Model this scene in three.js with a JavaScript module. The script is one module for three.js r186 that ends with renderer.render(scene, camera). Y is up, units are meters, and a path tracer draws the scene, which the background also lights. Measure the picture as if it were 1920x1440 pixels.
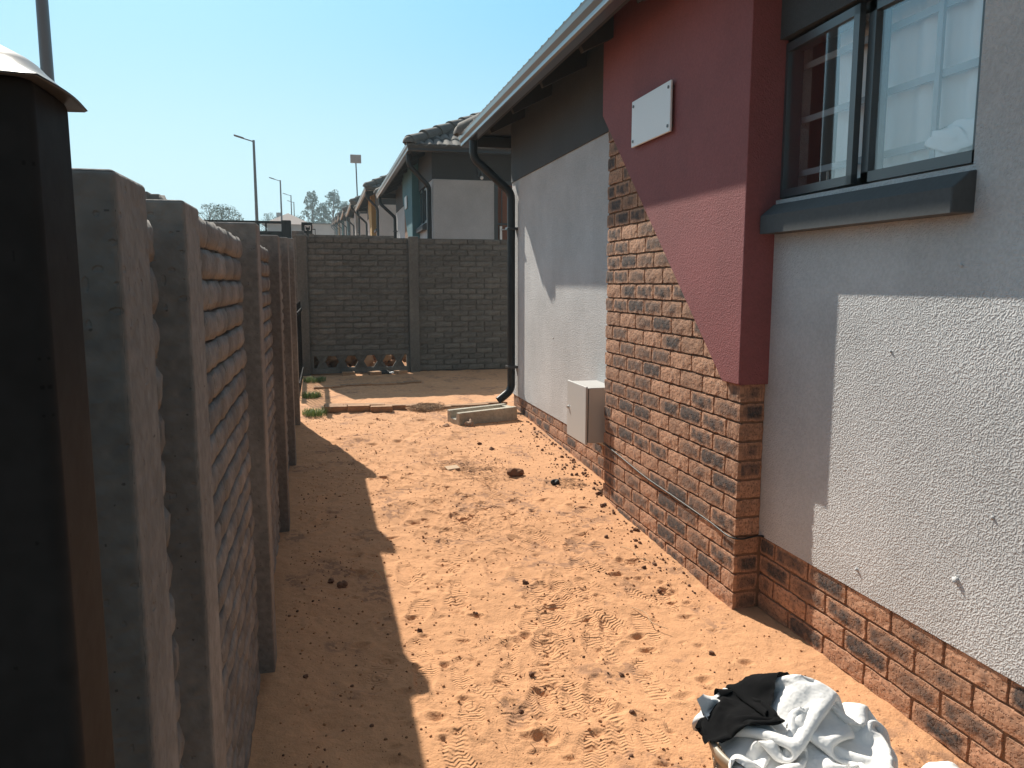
import * as THREE from 'three';
import { mergeGeometries, mergeVertices } from 'three/addons/utils/BufferGeometryUtils.js';
import { RoundedBoxGeometry } from 'three/addons/geometries/RoundedBoxGeometry.js';

// ---------------------------------------------------------------- camera, sky, sun, exposure
const scene = new THREE.Scene();
const camera = new THREE.PerspectiveCamera(53.06, 4 / 3, 0.05, 2000);
camera.position.set(0, 1.446, 0);
camera.rotation.order = 'YXZ';
camera.rotation.set(THREE.MathUtils.degToRad(-7.428), THREE.MathUtils.degToRad(-13.793), 0);
const renderer = new THREE.WebGLRenderer({ antialias: true });
renderer.toneMapping = THREE.LinearToneMapping;
renderer.toneMappingExposure = 1.5;
renderer.shadowMap.enabled = true;
const SUN = new THREE.Vector3(-1, 3.2, -3.8).normalize();
{ // sky: clear air, paler towards the horizon and round the sun
  const W = 512, Hh = 256, d = new Float32Array(W * Hh * 4), v = new THREE.Vector3();
  const mix = (a, b, t) => a.map((c, i) => c + (b[i] - c) * t);
  const S = (t) => { t = Math.min(1, Math.max(0, t)); return t * t * (3 - 2 * t); };
  for (let j = 0; j < Hh; j++) for (let i = 0; i < W; i++) {
    const lat = ((j + 0.5) / Hh - 0.5) * Math.PI, lon = ((i + 0.5) / W - 0.5) * 2 * Math.PI;
    v.set(Math.cos(lat) * Math.cos(lon), Math.sin(lat), Math.cos(lat) * Math.sin(lon));
    const e = Math.max(0, lat) / (Math.PI / 2);
    let c = mix([0.50, 0.70, 0.75], [0.125, 0.43, 0.66], S(e / 0.24));
    c = mix(c, [0.27, 0.35, 0.46], S((e - 0.2) / 0.35));
    const cs = Math.max(0, v.dot(SUN)), g = 0.30 * Math.pow(cs, 6) + 0.7 * Math.pow(cs, 60);
    c = c.map((q, k) => q * (0.17 + 0.75 * S((v.dot(SUN) + 0.5) / 1.25)) + g * [1, 0.95, 0.85][k]);
    if (lat < 0) c = mix(c, [0.30, 0.24, 0.18], S(-lat / 0.08));
    d.set([c[0], c[1], c[2], 1], (j * W + i) * 4);
  }
  const t = new THREE.DataTexture(d, W, Hh, THREE.RGBAFormat, THREE.FloatType);
  t.mapping = THREE.EquirectangularReflectionMapping; t.magFilter = t.minFilter = THREE.LinearFilter; t.needsUpdate = true;
  scene.background = t; scene.environment = t; scene.environmentIntensity = 1; scene.backgroundIntensity = 1;
}
const sun = new THREE.DirectionalLight(new THREE.Color().setRGB(1, 0.93, 0.82), 5);
sun.position.copy(SUN).multiplyScalar(60); sun.target.position.set(0.5, 0, -6);
sun.castShadow = true; sun.shadow.mapSize.set(4096, 4096); sun.shadow.radius = 1;
Object.assign(sun.shadow.camera, { left: -14, right: 14, top: 14, bottom: -14, near: 1, far: 140 });
scene.add(sun, sun.target);
scene.fog = new THREE.FogExp2(new THREE.Color().setRGB(0.62, 0.8, 0.86), 0.0015);

// ---------------------------------------------------------------- helpers
function rng(seed) { let a = seed >>> 0; return () => { a = (a + 0x6D2B79F5) | 0; let t = Math.imul(a ^ (a >>> 15), 1 | a); t = (t + Math.imul(t ^ (t >>> 7), 61 | t)) ^ t; return ((t ^ (t >>> 14)) >>> 0) / 4294967296; }; }
const clamp = (x, a = 0, b = 1) => Math.min(b, Math.max(a, x));
const sm = (a, b, x) => { const t = clamp((x - a) / (b - a)); return t * t * (3 - 2 * t); };
const lerp = (a, b, t) => a + (b - a) * t;
function pl(x, xs, ys) { if (x <= xs[0]) return ys[0]; for (let i = 1; i < xs.length; i++) if (x <= xs[i]) return lerp(ys[i - 1], ys[i], (x - xs[i - 1]) / (xs[i] - xs[i - 1])); return ys[ys.length - 1]; }
function h3(i, j, k) { let h = Math.imul(i, 374761393) ^ Math.imul(j, 668265263) ^ Math.imul(k, 2147483647 - 1274126177); h = Math.imul(h ^ (h >>> 13), 1274126177); h ^= h >>> 16; return (h >>> 0) / 4294967296; }
// value noise, periodic in x and y with period p when p > 0
function n2(x, y, s = 0, p = 0) {
  const i = Math.floor(x), j = Math.floor(y), fx = x - i, fy = y - j, u = fx * fx * (3 - 2 * fx), w = fy * fy * (3 - 2 * fy);
  const m = (a) => (p ? ((a % p) + p) % p : a);
  return lerp(lerp(h3(m(i), m(j), s), h3(m(i + 1), m(j), s), u), lerp(h3(m(i), m(j + 1), s), h3(m(i + 1), m(j + 1), s), u), w);
}
function fbm(x, y, o = 4, s = 0, p = 0) { let a = 0.5, r = 0, t = 0; for (let k = 0; k < o; k++) { r += a * n2(x, y, s + k, p); t += a; x *= 2; y *= 2; p *= 2; a *= 0.5; } return r / t; }
function tex(w, h, fn, srgb) { // fn(i, j) -> [r,g,b] 0..1 or a number
  const d = new Uint8Array(w * h * 4);
  for (let j = 0; j < h; j++) for (let i = 0; i < w; i++) { const c = fn(i, j), o = (j * w + i) * 4; for (let k = 0; k < 3; k++) d[o + k] = clamp(Array.isArray(c) ? c[k] : c) * 255; d[o + 3] = 255; }
  const t = new THREE.DataTexture(d, w, h); t.wrapS = t.wrapT = THREE.RepeatWrapping; t.magFilter = THREE.LinearFilter; t.minFilter = THREE.LinearMipmapLinearFilter; t.generateMipmaps = true;
  if (srgb) t.colorSpace = THREE.SRGBColorSpace; t.needsUpdate = true; return t;
}
const C = (r, g, b) => new THREE.Color().setRGB(r, g, b);
const toS = (x) => (x <= 0.0031308 ? x * 12.92 : 1.055 * Math.pow(x, 1 / 2.4) - 0.055);
const std = (c, roughness = 0.9, o = {}) => new THREE.MeshStandardMaterial({ color: c, roughness, metalness: 0, ...o });
const names = {};
function numbered(n) { const k = names[n] = (names[n] ?? -1) + 1; return k ? `${n}_${String(k).padStart(3, '0')}` : n; }
function shade(o) { o.traverse((c) => { if (c.isMesh) { c.castShadow = true; c.receiveShadow = true; } }); return o; }
function tag(o, label, category, group, kind) { o.userData.label = label; if (category) o.userData.category = category; if (group) o.userData.group = group; if (kind) o.userData.kind = kind; return o; }
function thing(name, label, category, [x, y, z], group) { const o = new THREE.Group(); o.name = numbered(name); o.position.set(x, y, z); scene.add(o); return tag(o, label, category, group); }
function mesh(name, geo, mat, parent = scene) { const m = new THREE.Mesh(geo, mat); m.name = parent === scene ? numbered(name) : name; m.castShadow = m.receiveShadow = true; parent.add(m); return m; }
function clean(g) { g = g.index ? g.toNonIndexed() : g; for (const k of Object.keys(g.attributes)) if (!['position', 'normal', 'uv'].includes(k)) g.deleteAttribute(k); if (!g.attributes.uv) g.setAttribute('uv', new THREE.BufferAttribute(new Float32Array(g.attributes.position.count * 2), 2)); return g; }
function merge(l) { return mergeGeometries(l.map(clean)); }
// uv in metres by the way each face points (object space)
function muv(g, s = 1) {
  g = clean(g); const p = g.attributes.position, n = g.attributes.normal, u = g.attributes.uv;
  for (let i = 0; i < p.count; i++) { const a = Math.abs(n.getX(i)), b = Math.abs(n.getY(i)), c = Math.abs(n.getZ(i)); if (a >= b && a >= c) u.setXY(i, p.getZ(i) / s, p.getY(i) / s); else if (b >= c) u.setXY(i, p.getX(i) / s, p.getZ(i) / s); else u.setXY(i, p.getX(i) / s, p.getY(i) / s); }
  return g;
}
// box from its two corners, optionally rounded
function bx(x0, x1, y0, y1, z0, z1, r = 0) { const w = Math.abs(x1 - x0), h = Math.abs(y1 - y0), d = Math.abs(z1 - z0); const g = r ? new RoundedBoxGeometry(w, h, d, 2, r) : new THREE.BoxGeometry(w, h, d); g.translate((x0 + x1) / 2, (y0 + y1) / 2, (z0 + z1) / 2); return g; }
function bar(a, b, r, seg = 8, r2 = r) { const A = new THREE.Vector3(...a), B = new THREE.Vector3(...b), d = B.clone().sub(A), g = new THREE.CylinderGeometry(r2, r, d.length(), seg); g.applyQuaternion(new THREE.Quaternion().setFromUnitVectors(new THREE.Vector3(0, 1, 0), d.clone().normalize())); g.translate(...A.add(B).multiplyScalar(0.5).toArray()); return g; }
// beam of rectangular section from a to b
function beam(a, b, w, h) { const A = new THREE.Vector3(...a), B = new THREE.Vector3(...b), d = B.clone().sub(A), g = new THREE.BoxGeometry(w, h, d.length()); const m = new THREE.Matrix4().lookAt(B, A, new THREE.Vector3(0, 1, 0)); g.applyMatrix4(m); g.translate(...A.add(B).multiplyScalar(0.5).toArray()); return g; }
function tube(pts, r, seg = 40, rad = 6) { return new THREE.TubeGeometry(new THREE.CatmullRomCurve3(pts.map((p) => new THREE.Vector3(...p))), seg, r, rad); }
function lump(r, seed, detail = 2, rough = 0.35, sq = 1) { // uneven stone or clod
  let g = new THREE.IcosahedronGeometry(r, detail); g = mergeVertices((g.deleteAttribute('uv'), g.deleteAttribute('normal'), g)); const p = g.attributes.position;
  for (let i = 0; i < p.count; i++) { const x = p.getX(i) / r, y = p.getY(i) / r, z = p.getZ(i) / r, k = 1 + rough * (fbm(x * 1.7 + seed * 7.1 + z, y * 1.7 + z * 1.3 + seed * 3.3, 3, seed) - 0.5) * 2; p.setXYZ(i, p.getX(i) * k, p.getY(i) * k * sq, p.getZ(i) * k); }
  g.computeVertexNormals(); return g;
}

// the point at depth z that the photograph's pixel (u, v) looks towards
const RAYQ = new THREE.Quaternion().setFromEuler(new THREE.Euler(THREE.MathUtils.degToRad(-7.428), THREE.MathUtils.degToRad(-13.793), 0, 'YXZ'));
function px(u, v, z) { const d = new THREE.Vector3((u - 960) / 1442, (720 - v) / 1442, -1).applyQuaternion(RAYQ); d.multiplyScalar(z / d.z); return [d.x, d.y + 1.446, z]; }

// ---------------------------------------------------------------- materials
const T = {};
T.plasterBump = tex(1024, 1024, (i, j) => { // rough-cast plaster, one metre
  const x = i / 1024, y = j / 1024; const wx = x + 0.004 * (n2(x * 90, y * 90, 40, 90) - 0.5), wy = y + 0.004 * (n2(x * 90, y * 90, 41, 90) - 0.5);
  const a = sm(0.3, 0.8, n2(wx * 260, wy * 260, 1, 260)), b = n2(x * 330, y * 330, 2, 330), c = fbm(x * 8, y * 8, 3, 3, 8), e = sm(0.80, 0.95, n2(x * 60, y * 60, 4, 60));
  return 0.45 * a + 0.3 * b + 0.15 * c + 0.2 * e;
});
T.plasterCol = tex(512, 512, (i, j) => { const x = i / 512, y = j / 512, a = fbm(x * 4, y * 4, 5, 5, 4), b = n2(x * 128, y * 128, 9, 128); const k = 0.90 + 0.14 * (a - 0.5) + 0.06 * (b - 0.5); return [k, k, k]; }, true);
T.fineBump = tex(512, 512, (i, j) => { const x = i / 512, y = j / 512; return 0.6 * fbm(x * 64, y * 64, 3, 12, 64) + 0.4 * fbm(x * 6, y * 6, 4, 13, 6); });
T.concCol = tex(1024, 1024, (i, j) => { const x = i / 1024, y = j / 1024, a = fbm(x * 5, y * 5, 5, 21, 5), b = fbm(x * 60, y * 60, 2, 22, 60), s = n2(x * 24, y * 3, 23, 24); let k = 0.80 + 0.34 * (a - 0.5) + 0.16 * (b - 0.5) + 0.08 * (s - 0.5); if (n2(x * 90, y * 90, 24, 90) > 0.965) k *= 0.7; return [k, k * 0.985, k * 0.965]; }, true);
T.concBump = tex(1024, 1024, (i, j) => { const x = i / 1024, y = j / 1024; let k = 0.5 * fbm(x * 10, y * 10, 4, 31, 10) + 0.4 * fbm(x * 90, y * 90, 3, 32, 90); if (n2(x * 70, y * 70, 33, 70) > 0.9) k -= 0.25; return k; });
T.crease = tex(512, 512, (i, j) => { const x = i / 512, y = j / 512, w = 1.5 * n2(x * 6, y * 6, 811, 6), r1 = 1 - Math.abs(2 * n2(x * 10 + w, y * 10 + w, 812) - 1), r2 = 1 - Math.abs(2 * n2(x * 26 + w * 2, y * 26, 813) - 1); return 0.45 * r1 * r1 + 0.25 * r2 * r2 + 0.3 * n2(x * 170, y * 170, 814, 170); });
const mPlaster = std(C(0.60, 0.60, 0.60), 0.95, { map: T.plasterCol, bumpMap: T.plasterBump, bumpScale: 0.0032 });
const mPlasterFar = std(C(0.60, 0.60, 0.60), 0.95, { map: T.plasterCol, bumpMap: T.plasterBump, bumpScale: 0.002 });
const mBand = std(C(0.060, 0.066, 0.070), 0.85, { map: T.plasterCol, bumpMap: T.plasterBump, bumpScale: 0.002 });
const mSill = std(C(0.075, 0.083, 0.088), 0.8, { map: T.plasterCol, bumpMap: T.fineBump, bumpScale: 0.001 });
const accent = (c) => std(c, 0.8, { map: T.plasterCol, bumpMap: T.plasterBump, bumpScale: 0.0016 });
const mRed = accent(C(0.30, 0.088, 0.088));
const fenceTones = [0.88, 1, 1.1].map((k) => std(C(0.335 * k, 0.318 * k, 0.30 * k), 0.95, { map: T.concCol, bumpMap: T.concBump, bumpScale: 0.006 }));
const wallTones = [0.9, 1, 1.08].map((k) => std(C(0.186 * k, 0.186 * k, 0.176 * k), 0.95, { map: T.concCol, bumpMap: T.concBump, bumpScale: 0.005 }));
const mSteel = new THREE.MeshPhysicalMaterial({ color: C(0.036, 0.037, 0.038), roughness: 0.6, map: T.concCol, specularIntensity: 0.15, bumpMap: T.fineBump, bumpScale: 0.0006 });
const mGutter = new THREE.MeshPhysicalMaterial({ color: C(0.03, 0.033, 0.036), roughness: 0.35, clearcoat: 0.55, clearcoatRoughness: 0.2 });
const mPipe = new THREE.MeshPhysicalMaterial({ color: C(0.018, 0.02, 0.022), roughness: 0.35, specularIntensity: 0.6 });
const mFrame = new THREE.MeshPhysicalMaterial({ color: C(0.05, 0.06, 0.066), roughness: 0.4, clearcoat: 0.5, clearcoatRoughness: 0.25 });
const mEave = std(C(0.03, 0.03, 0.03), 0.85, { bumpMap: T.fineBump, bumpScale: 0.002 });
const mTile = std(C(0.21, 0.205, 0.19), 0.85, { map: T.concCol, bumpMap: T.concBump, bumpScale: 0.003 });
const mGlass = new THREE.MeshPhysicalMaterial({ color: 0xffffff, roughness: 0.01, transmission: 1, thickness: 0, ior: 1.8 });
const mMortar = std(C(0.33, 0.18, 0.105), 1, { map: T.concCol, bumpMap: T.concBump, bumpScale: 0.004 });
const mBrickFar = std(C(0.33, 0.18, 0.11), 0.95, { map: T.concCol });
const mInside = std(C(0.30, 0.28, 0.25), 0.95);
const mDoor = std(C(0.22, 0.085, 0.045), 0.6);
const mWhite = std(C(0.78, 0.78, 0.77), 0.5);
const mBox = new THREE.MeshPhysicalMaterial({ color: C(0.46, 0.455, 0.44), roughness: 0.45, bumpMap: T.fineBump, bumpScale: 0.0003 });
const mConc = std(C(0.62, 0.58, 0.49), 0.95, { map: T.concCol, bumpMap: T.concBump, bumpScale: 0.003 });
// eight face bricks: burnt orange clay with dark flashed centres and pits
const brickMats = [], brickRnd = rng(77);
for (let v = 0; v < 9; v++) {
  const W = 192, Hh = 72, sd = 100 + v * 7, dark = [0.35, 0.7, 0.9, 0.2, 0.6, 0.15, 0.65, 0.5, 0.3][v], cx = 0.25 + 0.5 * brickRnd(), tone = 0.85 + 0.3 * brickRnd();
  const f = (i, j) => { const x = i / W, y = j / Hh; const n = fbm(x * 6, y * 2.4, 4, sd), m = fbm(x * 22, y * 8, 3, sd + 3), edge = Math.min(x * 3, (1 - x) * 3, y * 1.3, (1 - y) * 1.3);
    let burn = clamp((dark + 0.9 * (n - 0.5) - Math.abs(x - cx) * 0.5 - 0.55 * (1 - sm(0, 0.35, edge))) * 1.6 - 0.12) * (0.65 + 0.5 * m); burn = clamp(burn);
    const pit = sm(0.60, 0.74, fbm(x * 34, y * 13, 3, sd + 5)), k = tone * (0.80 + 0.7 * (m - 0.5) + 0.35 * (n - 0.3));
    let c = [0.47 * k, 0.255 * k, 0.155 * k]; c = [lerp(c[0], 0.045, burn), lerp(c[1], 0.04, burn), lerp(c[2], 0.04, burn)]; return { c: c.map((q) => q * (1 - 0.45 * pit)), h: 0.5 * m + 0.3 * n - 0.5 * pit + 0.3 };
  };
  brickMats.push(std(C(1, 1, 1), 0.95, { map: tex(W, Hh, (i, j) => f(i, j).c.map(toS), true), bumpMap: tex(W, Hh, (i, j) => f(i, j).h), bumpScale: 0.0032 }));
}

// ---------------------------------------------------------------- ground
const G = {};
{ // heights of the sand: slope, undulation, footprints; and the fine treads as relief of the sand
  const X0 = -0.42, X1 = 1.98, Z0 = -10.7, Z1 = 1.2, D = 0.006, NX = Math.round((X1 - X0) / D) + 1, NZ = Math.round((Z1 - Z0) / D) + 1, hm = new Float32Array(NX * NZ);
  const BX = 1024, BZ = 2048, bz0 = -5.6, bz1 = -1.2, bm = new Float32Array(BX * BZ);
  const R = rng(5);
  const base = (x, z) => pl(-z, [-1.2, 0, 2.9, 7.4, 10.4, 10.7], [-0.06, -0.05, 0, 0.2, 0.3, 0.31]) + 0.03 * sm(1.3, 1.85, x) * sm(3, 1.6, -z) + 0.05 * sm(0.12, -0.25, x) * (1 - sm(4.8, 6.3, -z)) * 0.6;
  G.base = base;
  for (let j = 0; j < NZ; j++) for (let i = 0; i < NX; i++) { const x = X0 + i * D, z = Z0 + j * D; const calm = sm(1.2, 1.45, x) * sm(-4.6, -5.2, z) * (1 - sm(-6.6, -7, z)); hm[j * NX + i] = base(x, z) + (1 - 0.8 * calm) * (0.034 * (fbm(x * 2.6, z * 2.6, 3, 60) - 0.5) + 0.013 * (fbm(x * 13, z * 13, 3, 66) - 0.5) + 0.006 * (fbm(x * 45, z * 45, 2, 68) - 0.5) * sm(0.45, 0.65, fbm(x * 4, z * 4, 2, 69))); }
  const stamp = (px, pz, a, L, Wd, dep, kind) => {
    const c = Math.cos(a), s = Math.sin(a), rad = L * 1.6, jag = R() * 50;
    const i0 = Math.max(0, Math.floor((px - rad - X0) / D)), i1 = Math.min(NX - 1, Math.ceil((px + rad - X0) / D)), j0 = Math.max(0, Math.floor((pz - rad - Z0) / D)), j1 = Math.min(NZ - 1, Math.ceil((pz + rad - Z0) / D));
    for (let j = j0; j <= j1; j++) for (let i = i0; i <= i1; i++) { const x = X0 + i * D - px, z = Z0 + j * D - pz, u = (c * x + s * z) / L, w = (-s * x + c * z) / Wd, q = Math.hypot(u, w) * (0.85 + 0.35 * n2(x * 18 + jag, z * 18, 8)); if (q > 1.7) continue; const o = j * NX + i; if (kind) hm[o] += -dep * (1 - sm(0.82, 1.0, q)) * (0.7 + 0.3 * u) + dep * 0.45 * Math.exp(-Math.pow((q - 1.1) / 0.12, 2)); else hm[o] += -dep * (1 - sm(0.0, 1.05, q)) * (1 + 0.5 * u) + dep * 0.28 * Math.exp(-Math.pow((q - 1.12) / 0.18, 2)); }
    if (!kind) return;
    const period = [0.014, 0.017, 0.02][Math.floor(R() * 3)], style = Math.floor(R() * 3), amp = 0.5 + 0.4 * R();
    const bi0 = Math.max(0, Math.floor((px - rad - X0) / (X1 - X0) * BX)), bi1 = Math.min(BX - 1, Math.ceil((px + rad - X0) / (X1 - X0) * BX)), bj0 = Math.max(0, Math.floor((pz - rad - bz0) / (bz1 - bz0) * BZ)), bj1 = Math.min(BZ - 1, Math.ceil((pz + rad - bz0) / (bz1 - bz0) * BZ));
    for (let j = bj0; j <= bj1; j++) for (let i = bi0; i <= bi1; i++) { const x = X0 + i / BX * (X1 - X0) - px, z = bz0 + j / BZ * (bz1 - bz0) - pz, lx = c * x + s * z, lw = -s * x + c * z, q = Math.hypot(lx / L, lw / Wd); if (q > 1) continue;
      let t; const heel = Math.hypot(lx + L * 0.62, lw) , ball = Math.hypot(lx - L * 0.45, lw);
      if (style === 0) t = Math.sin(lx / period * 6.283); else if (style === 1) t = heel < Wd * 0.85 ? Math.sin(heel / period * 5) : ball < Wd * 0.7 ? Math.sin(ball / period * 5) : Math.sin(lx / period * 6.283); else t = Math.sin((lx + Math.abs(((lw * 22) % 1 + 1) % 1 - 0.5) * 0.03) / period * 6.283);
      const worn = sm(0.32, 0.6, fbm(x * 16 + px * 9, z * 16 + pz * 5, 2, 90)); bm[j * BX + i] = lerp(bm[j * BX + i], t * 0.5 * amp, (1 - sm(0.85, 1, q)) * worn); }
  };
  const path = () => 0.75 + 0.75 * (R() + R() - 1);
  for (let k = 0; k < 250; k++) { const z = -1.0 - 6.4 * Math.pow(R(), 0.8), x = clamp(path() + 0.1, -0.1, 1.65); stamp(x, z, (R() < 0.5 ? 1 : -1) * Math.PI / 2 + 0.9 * (R() - 0.5), 0.10 + 0.05 * R(), 0.042 + 0.012 * R(), 0.004 + 0.005 * R(), 1); }
  for (let k = 0; k < 420; k++) { const z = -0.8 - 6.7 * R(), x = clamp(0.1 + 1.5 * R(), -0.12, 1.6); if (x > 1.2 && z < -4.6) continue; const s = 0.45 + 0.75 * R() * R(); stamp(x, z, 0.8 * (R() - 0.5), (0.036 + 0.03 * R()) * s, (0.024 + 0.018 * R()) * s, (0.012 + 0.012 * R()) * s, 0); }
  for (let k = 0; k < 16; k++) stamp(lerp(-0.1, 0.3, R()), -1.6 - 5 * R(), R() * 3, 0.11, 0.06, 0.012, 0);
  G.at = (x, z) => { const i = clamp((x - X0) / D, 0, NX - 1.001), j = clamp((z - Z0) / D, 0, NZ - 1.001), a = Math.floor(i), b = Math.floor(j), u = i - a, w = j - b, o = b * NX + a; return lerp(lerp(hm[o], hm[o + 1], u), lerp(hm[o + NX], hm[o + NX + 1], u), w); };
  const grain = (x, z) => 0.55 * fbm(x * 120, z * 120, 3, 70) + 0.45 * n2(x * 420, z * 420, 75);
  const bumpNear = tex(BX, BZ, (i, j) => { const x = X0 + i / BX * (X1 - X0), z = bz0 + j / BZ * (bz1 - bz0); return 0.5 + 0.42 * bm[j * BX + i] + 0.34 * (grain(x, z) - 0.5); });
  bumpNear.wrapS = bumpNear.wrapT = THREE.ClampToEdgeWrapping;
  const bumpFar = tex(512, 512, (i, j) => { const x = i / 512, y = j / 512; return 0.3 + 0.4 * fbm(x * 90, y * 90, 3, 71, 90); });
  const colN = tex(1024, 2048, (i, j) => { const x = X0 + i / 1024 * (X1 - X0), z = bz0 + j / 2048 * (bz1 - bz0); const a = fbm(x * 2.2, z * 2.2, 4, 80), b = fbm(x * 40, z * 40, 3, 84), c = n2(x * 380, z * 380, 88); let k = 0.9 + 0.16 * (a - 0.5) + 0.22 * (b - 0.5) + 0.16 * (c - 0.5); const org = sm(0.60, 0.74, fbm(x * 5 + 3, z * 5, 4, 86)) * sm(0.42, 0.6, b) * 0.42; k *= 1 - org; return [toS(0.58 * k), toS(0.302 * k * (1 + 0.03 * org)), toS(0.150 * k * (1 + 0.25 * org))]; }, true);
  colN.wrapS = colN.wrapT = THREE.ClampToEdgeWrapping;
  const colF = tex(1024, 1024, (i, j) => { const x = i / 1024, z = j / 1024; const a = fbm(x * 6, z * 6, 4, 180, 6), b = fbm(x * 90, z * 90, 3, 184, 90); let k = 0.9 + 0.22 * (a - 0.5) + 0.3 * (b - 0.5); const org = sm(0.58, 0.72, fbm(x * 14, z * 14, 4, 186, 14)) * sm(0.42, 0.6, b) * 0.4; k *= 1 - org; return [toS(0.57 * k), toS(0.297 * k), toS(0.148 * k * (1 + 0.25 * org))]; }, true);
  const matN = std(C(1, 1, 1), 1, { map: colN, bumpMap: bumpNear, bumpScale: 0.012 }), matF = std(C(1, 1, 1), 1, { map: colF, bumpMap: bumpFar, bumpScale: 0.006 });
  G.matF = matF;
  const sheet = (zs, dx, uvf, ext) => { const xs = []; for (let x = X0; x < X1 - 1e-6; x += dx) xs.push(x); xs.push(X1); if (ext) xs.push(2.4, 3, 4.4); const p = [], u = [], ix = [], n = xs.length; zs.forEach((z, j) => xs.forEach((x, i) => { p.push(x, G.at(x, z), z); u.push(...uvf(x, z)); if (i && j) { const a = j * n + i; ix.push(a - n - 1, a - 1, a, a - n - 1, a, a - n); } })); const g = new THREE.BufferGeometry(); g.setAttribute('position', new THREE.Float32BufferAttribute(p, 3)); g.setAttribute('uv', new THREE.Float32BufferAttribute(u, 2)); g.setIndex(ix); g.computeVertexNormals(); return g; };
  const range = (a, b, d) => { const r = []; for (let z = a; z < b - 1e-6; z += d) r.push(z); r.push(b); return r; };
  const grp = new THREE.Group(); grp.name = 'sand_ground'; scene.add(grp); tag(grp, 'trampled orange sand of the side yard with footprints', 'sand', null, 'structure');
  mesh('trodden_sand', sheet(range(-5.4, -1.3, 0.0075), 0.0075, (x, z) => [(x - X0) / (X1 - X0), (z - bz0) / (bz1 - bz0)]), matN, grp);
  mesh('far_sand', sheet(range(-10.7, -5.4, 0.016), 0.014, (x, z) => [x / 2.3, z / 2.3], true), matF, grp);
  mesh('near_sand', sheet(range(-1.3, 1.2, 0.03), 0.03, (x, z) => [x / 2.3, z / 2.3]), matF, grp);
  tag(mesh('driveway', muv(bx(-5, 1.86, -0.4, 0.0, -0.25, 1.78)), std(C(0.10, 0.098, 0.095), 0.95, { map: T.concCol, bumpMap: T.concBump, bumpScale: 0.003 })), 'unseen dark grey paved drive added by the steel gate to cut bounce light', 'driveway', null, 'structure');  // unseen drive, added so that less sand bounce reaches the fence post fronts
  // the land round the yards: level behind us, climbing ahead, over a crest far off
  const ty = (z) => pl(-z, [-300, -40, 0, 10.7, 11.8, 170, 300, 900], [-14, -2.4, -0.18, 0.16, 0.62, 10.5, 12, 8]);
  G.land = ty;
  { const zs = [300, 60, 20, 4, 1, 0, -3, -6, -9, -10.6, -10.9, -11.4, -12, -13, -15, -18, -22, -30, -45, -70, -110, -160, -230, -350, -600, -900], xs = [-600, -250, -90, -30, -12, -6, -2.4, -0.45, 0.8, 1.9, 4, 10, 30, 90, 250, 600], p = [], u = [], ix = [], n = xs.length;
    zs.forEach((z, j) => xs.forEach((x, i) => { p.push(x, ty(z), z); u.push(x / 2.3, z / 2.3); if (i && j) { const a = j * n + i; ix.push(a - n - 1, a, a - 1, a - n - 1, a - n, a); } }));
    const g = new THREE.BufferGeometry(); g.setAttribute('position', new THREE.Float32BufferAttribute(p, 3)); g.setAttribute('uv', new THREE.Float32BufferAttribute(u, 2)); g.setIndex(ix); g.computeVertexNormals();
    tag(mesh('terrain', g, matF), 'dry sandy land round the yards rising up the street', 'land', null, 'structure'); }
  { const zs = [30, 0, -10.7, -11.8, -60, -110, -170], p = [], u = [], ix = []; zs.forEach((z, j) => { p.push(-11, ty(z) + 0.03, z, -5, ty(z) + 0.03, z); u.push(-11 / 2, z / 2, -5 / 2, z / 2); if (j) { const a = j * 2; ix.push(a - 2, a + 1, a, a - 2, a - 1, a + 1); } });
    const g = new THREE.BufferGeometry(); g.setAttribute('position', new THREE.Float32BufferAttribute(p, 3)); g.setAttribute('uv', new THREE.Float32BufferAttribute(u, 2)); g.setIndex(ix); g.computeVertexNormals();
    tag(mesh('road', g, std(C(0.06, 0.058, 0.056), 0.95, { map: T.concCol, bumpMap: T.concBump, bumpScale: 0.004 })), 'grey asphalt street beyond the concrete fence', 'road', null, 'structure'); }
}

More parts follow.
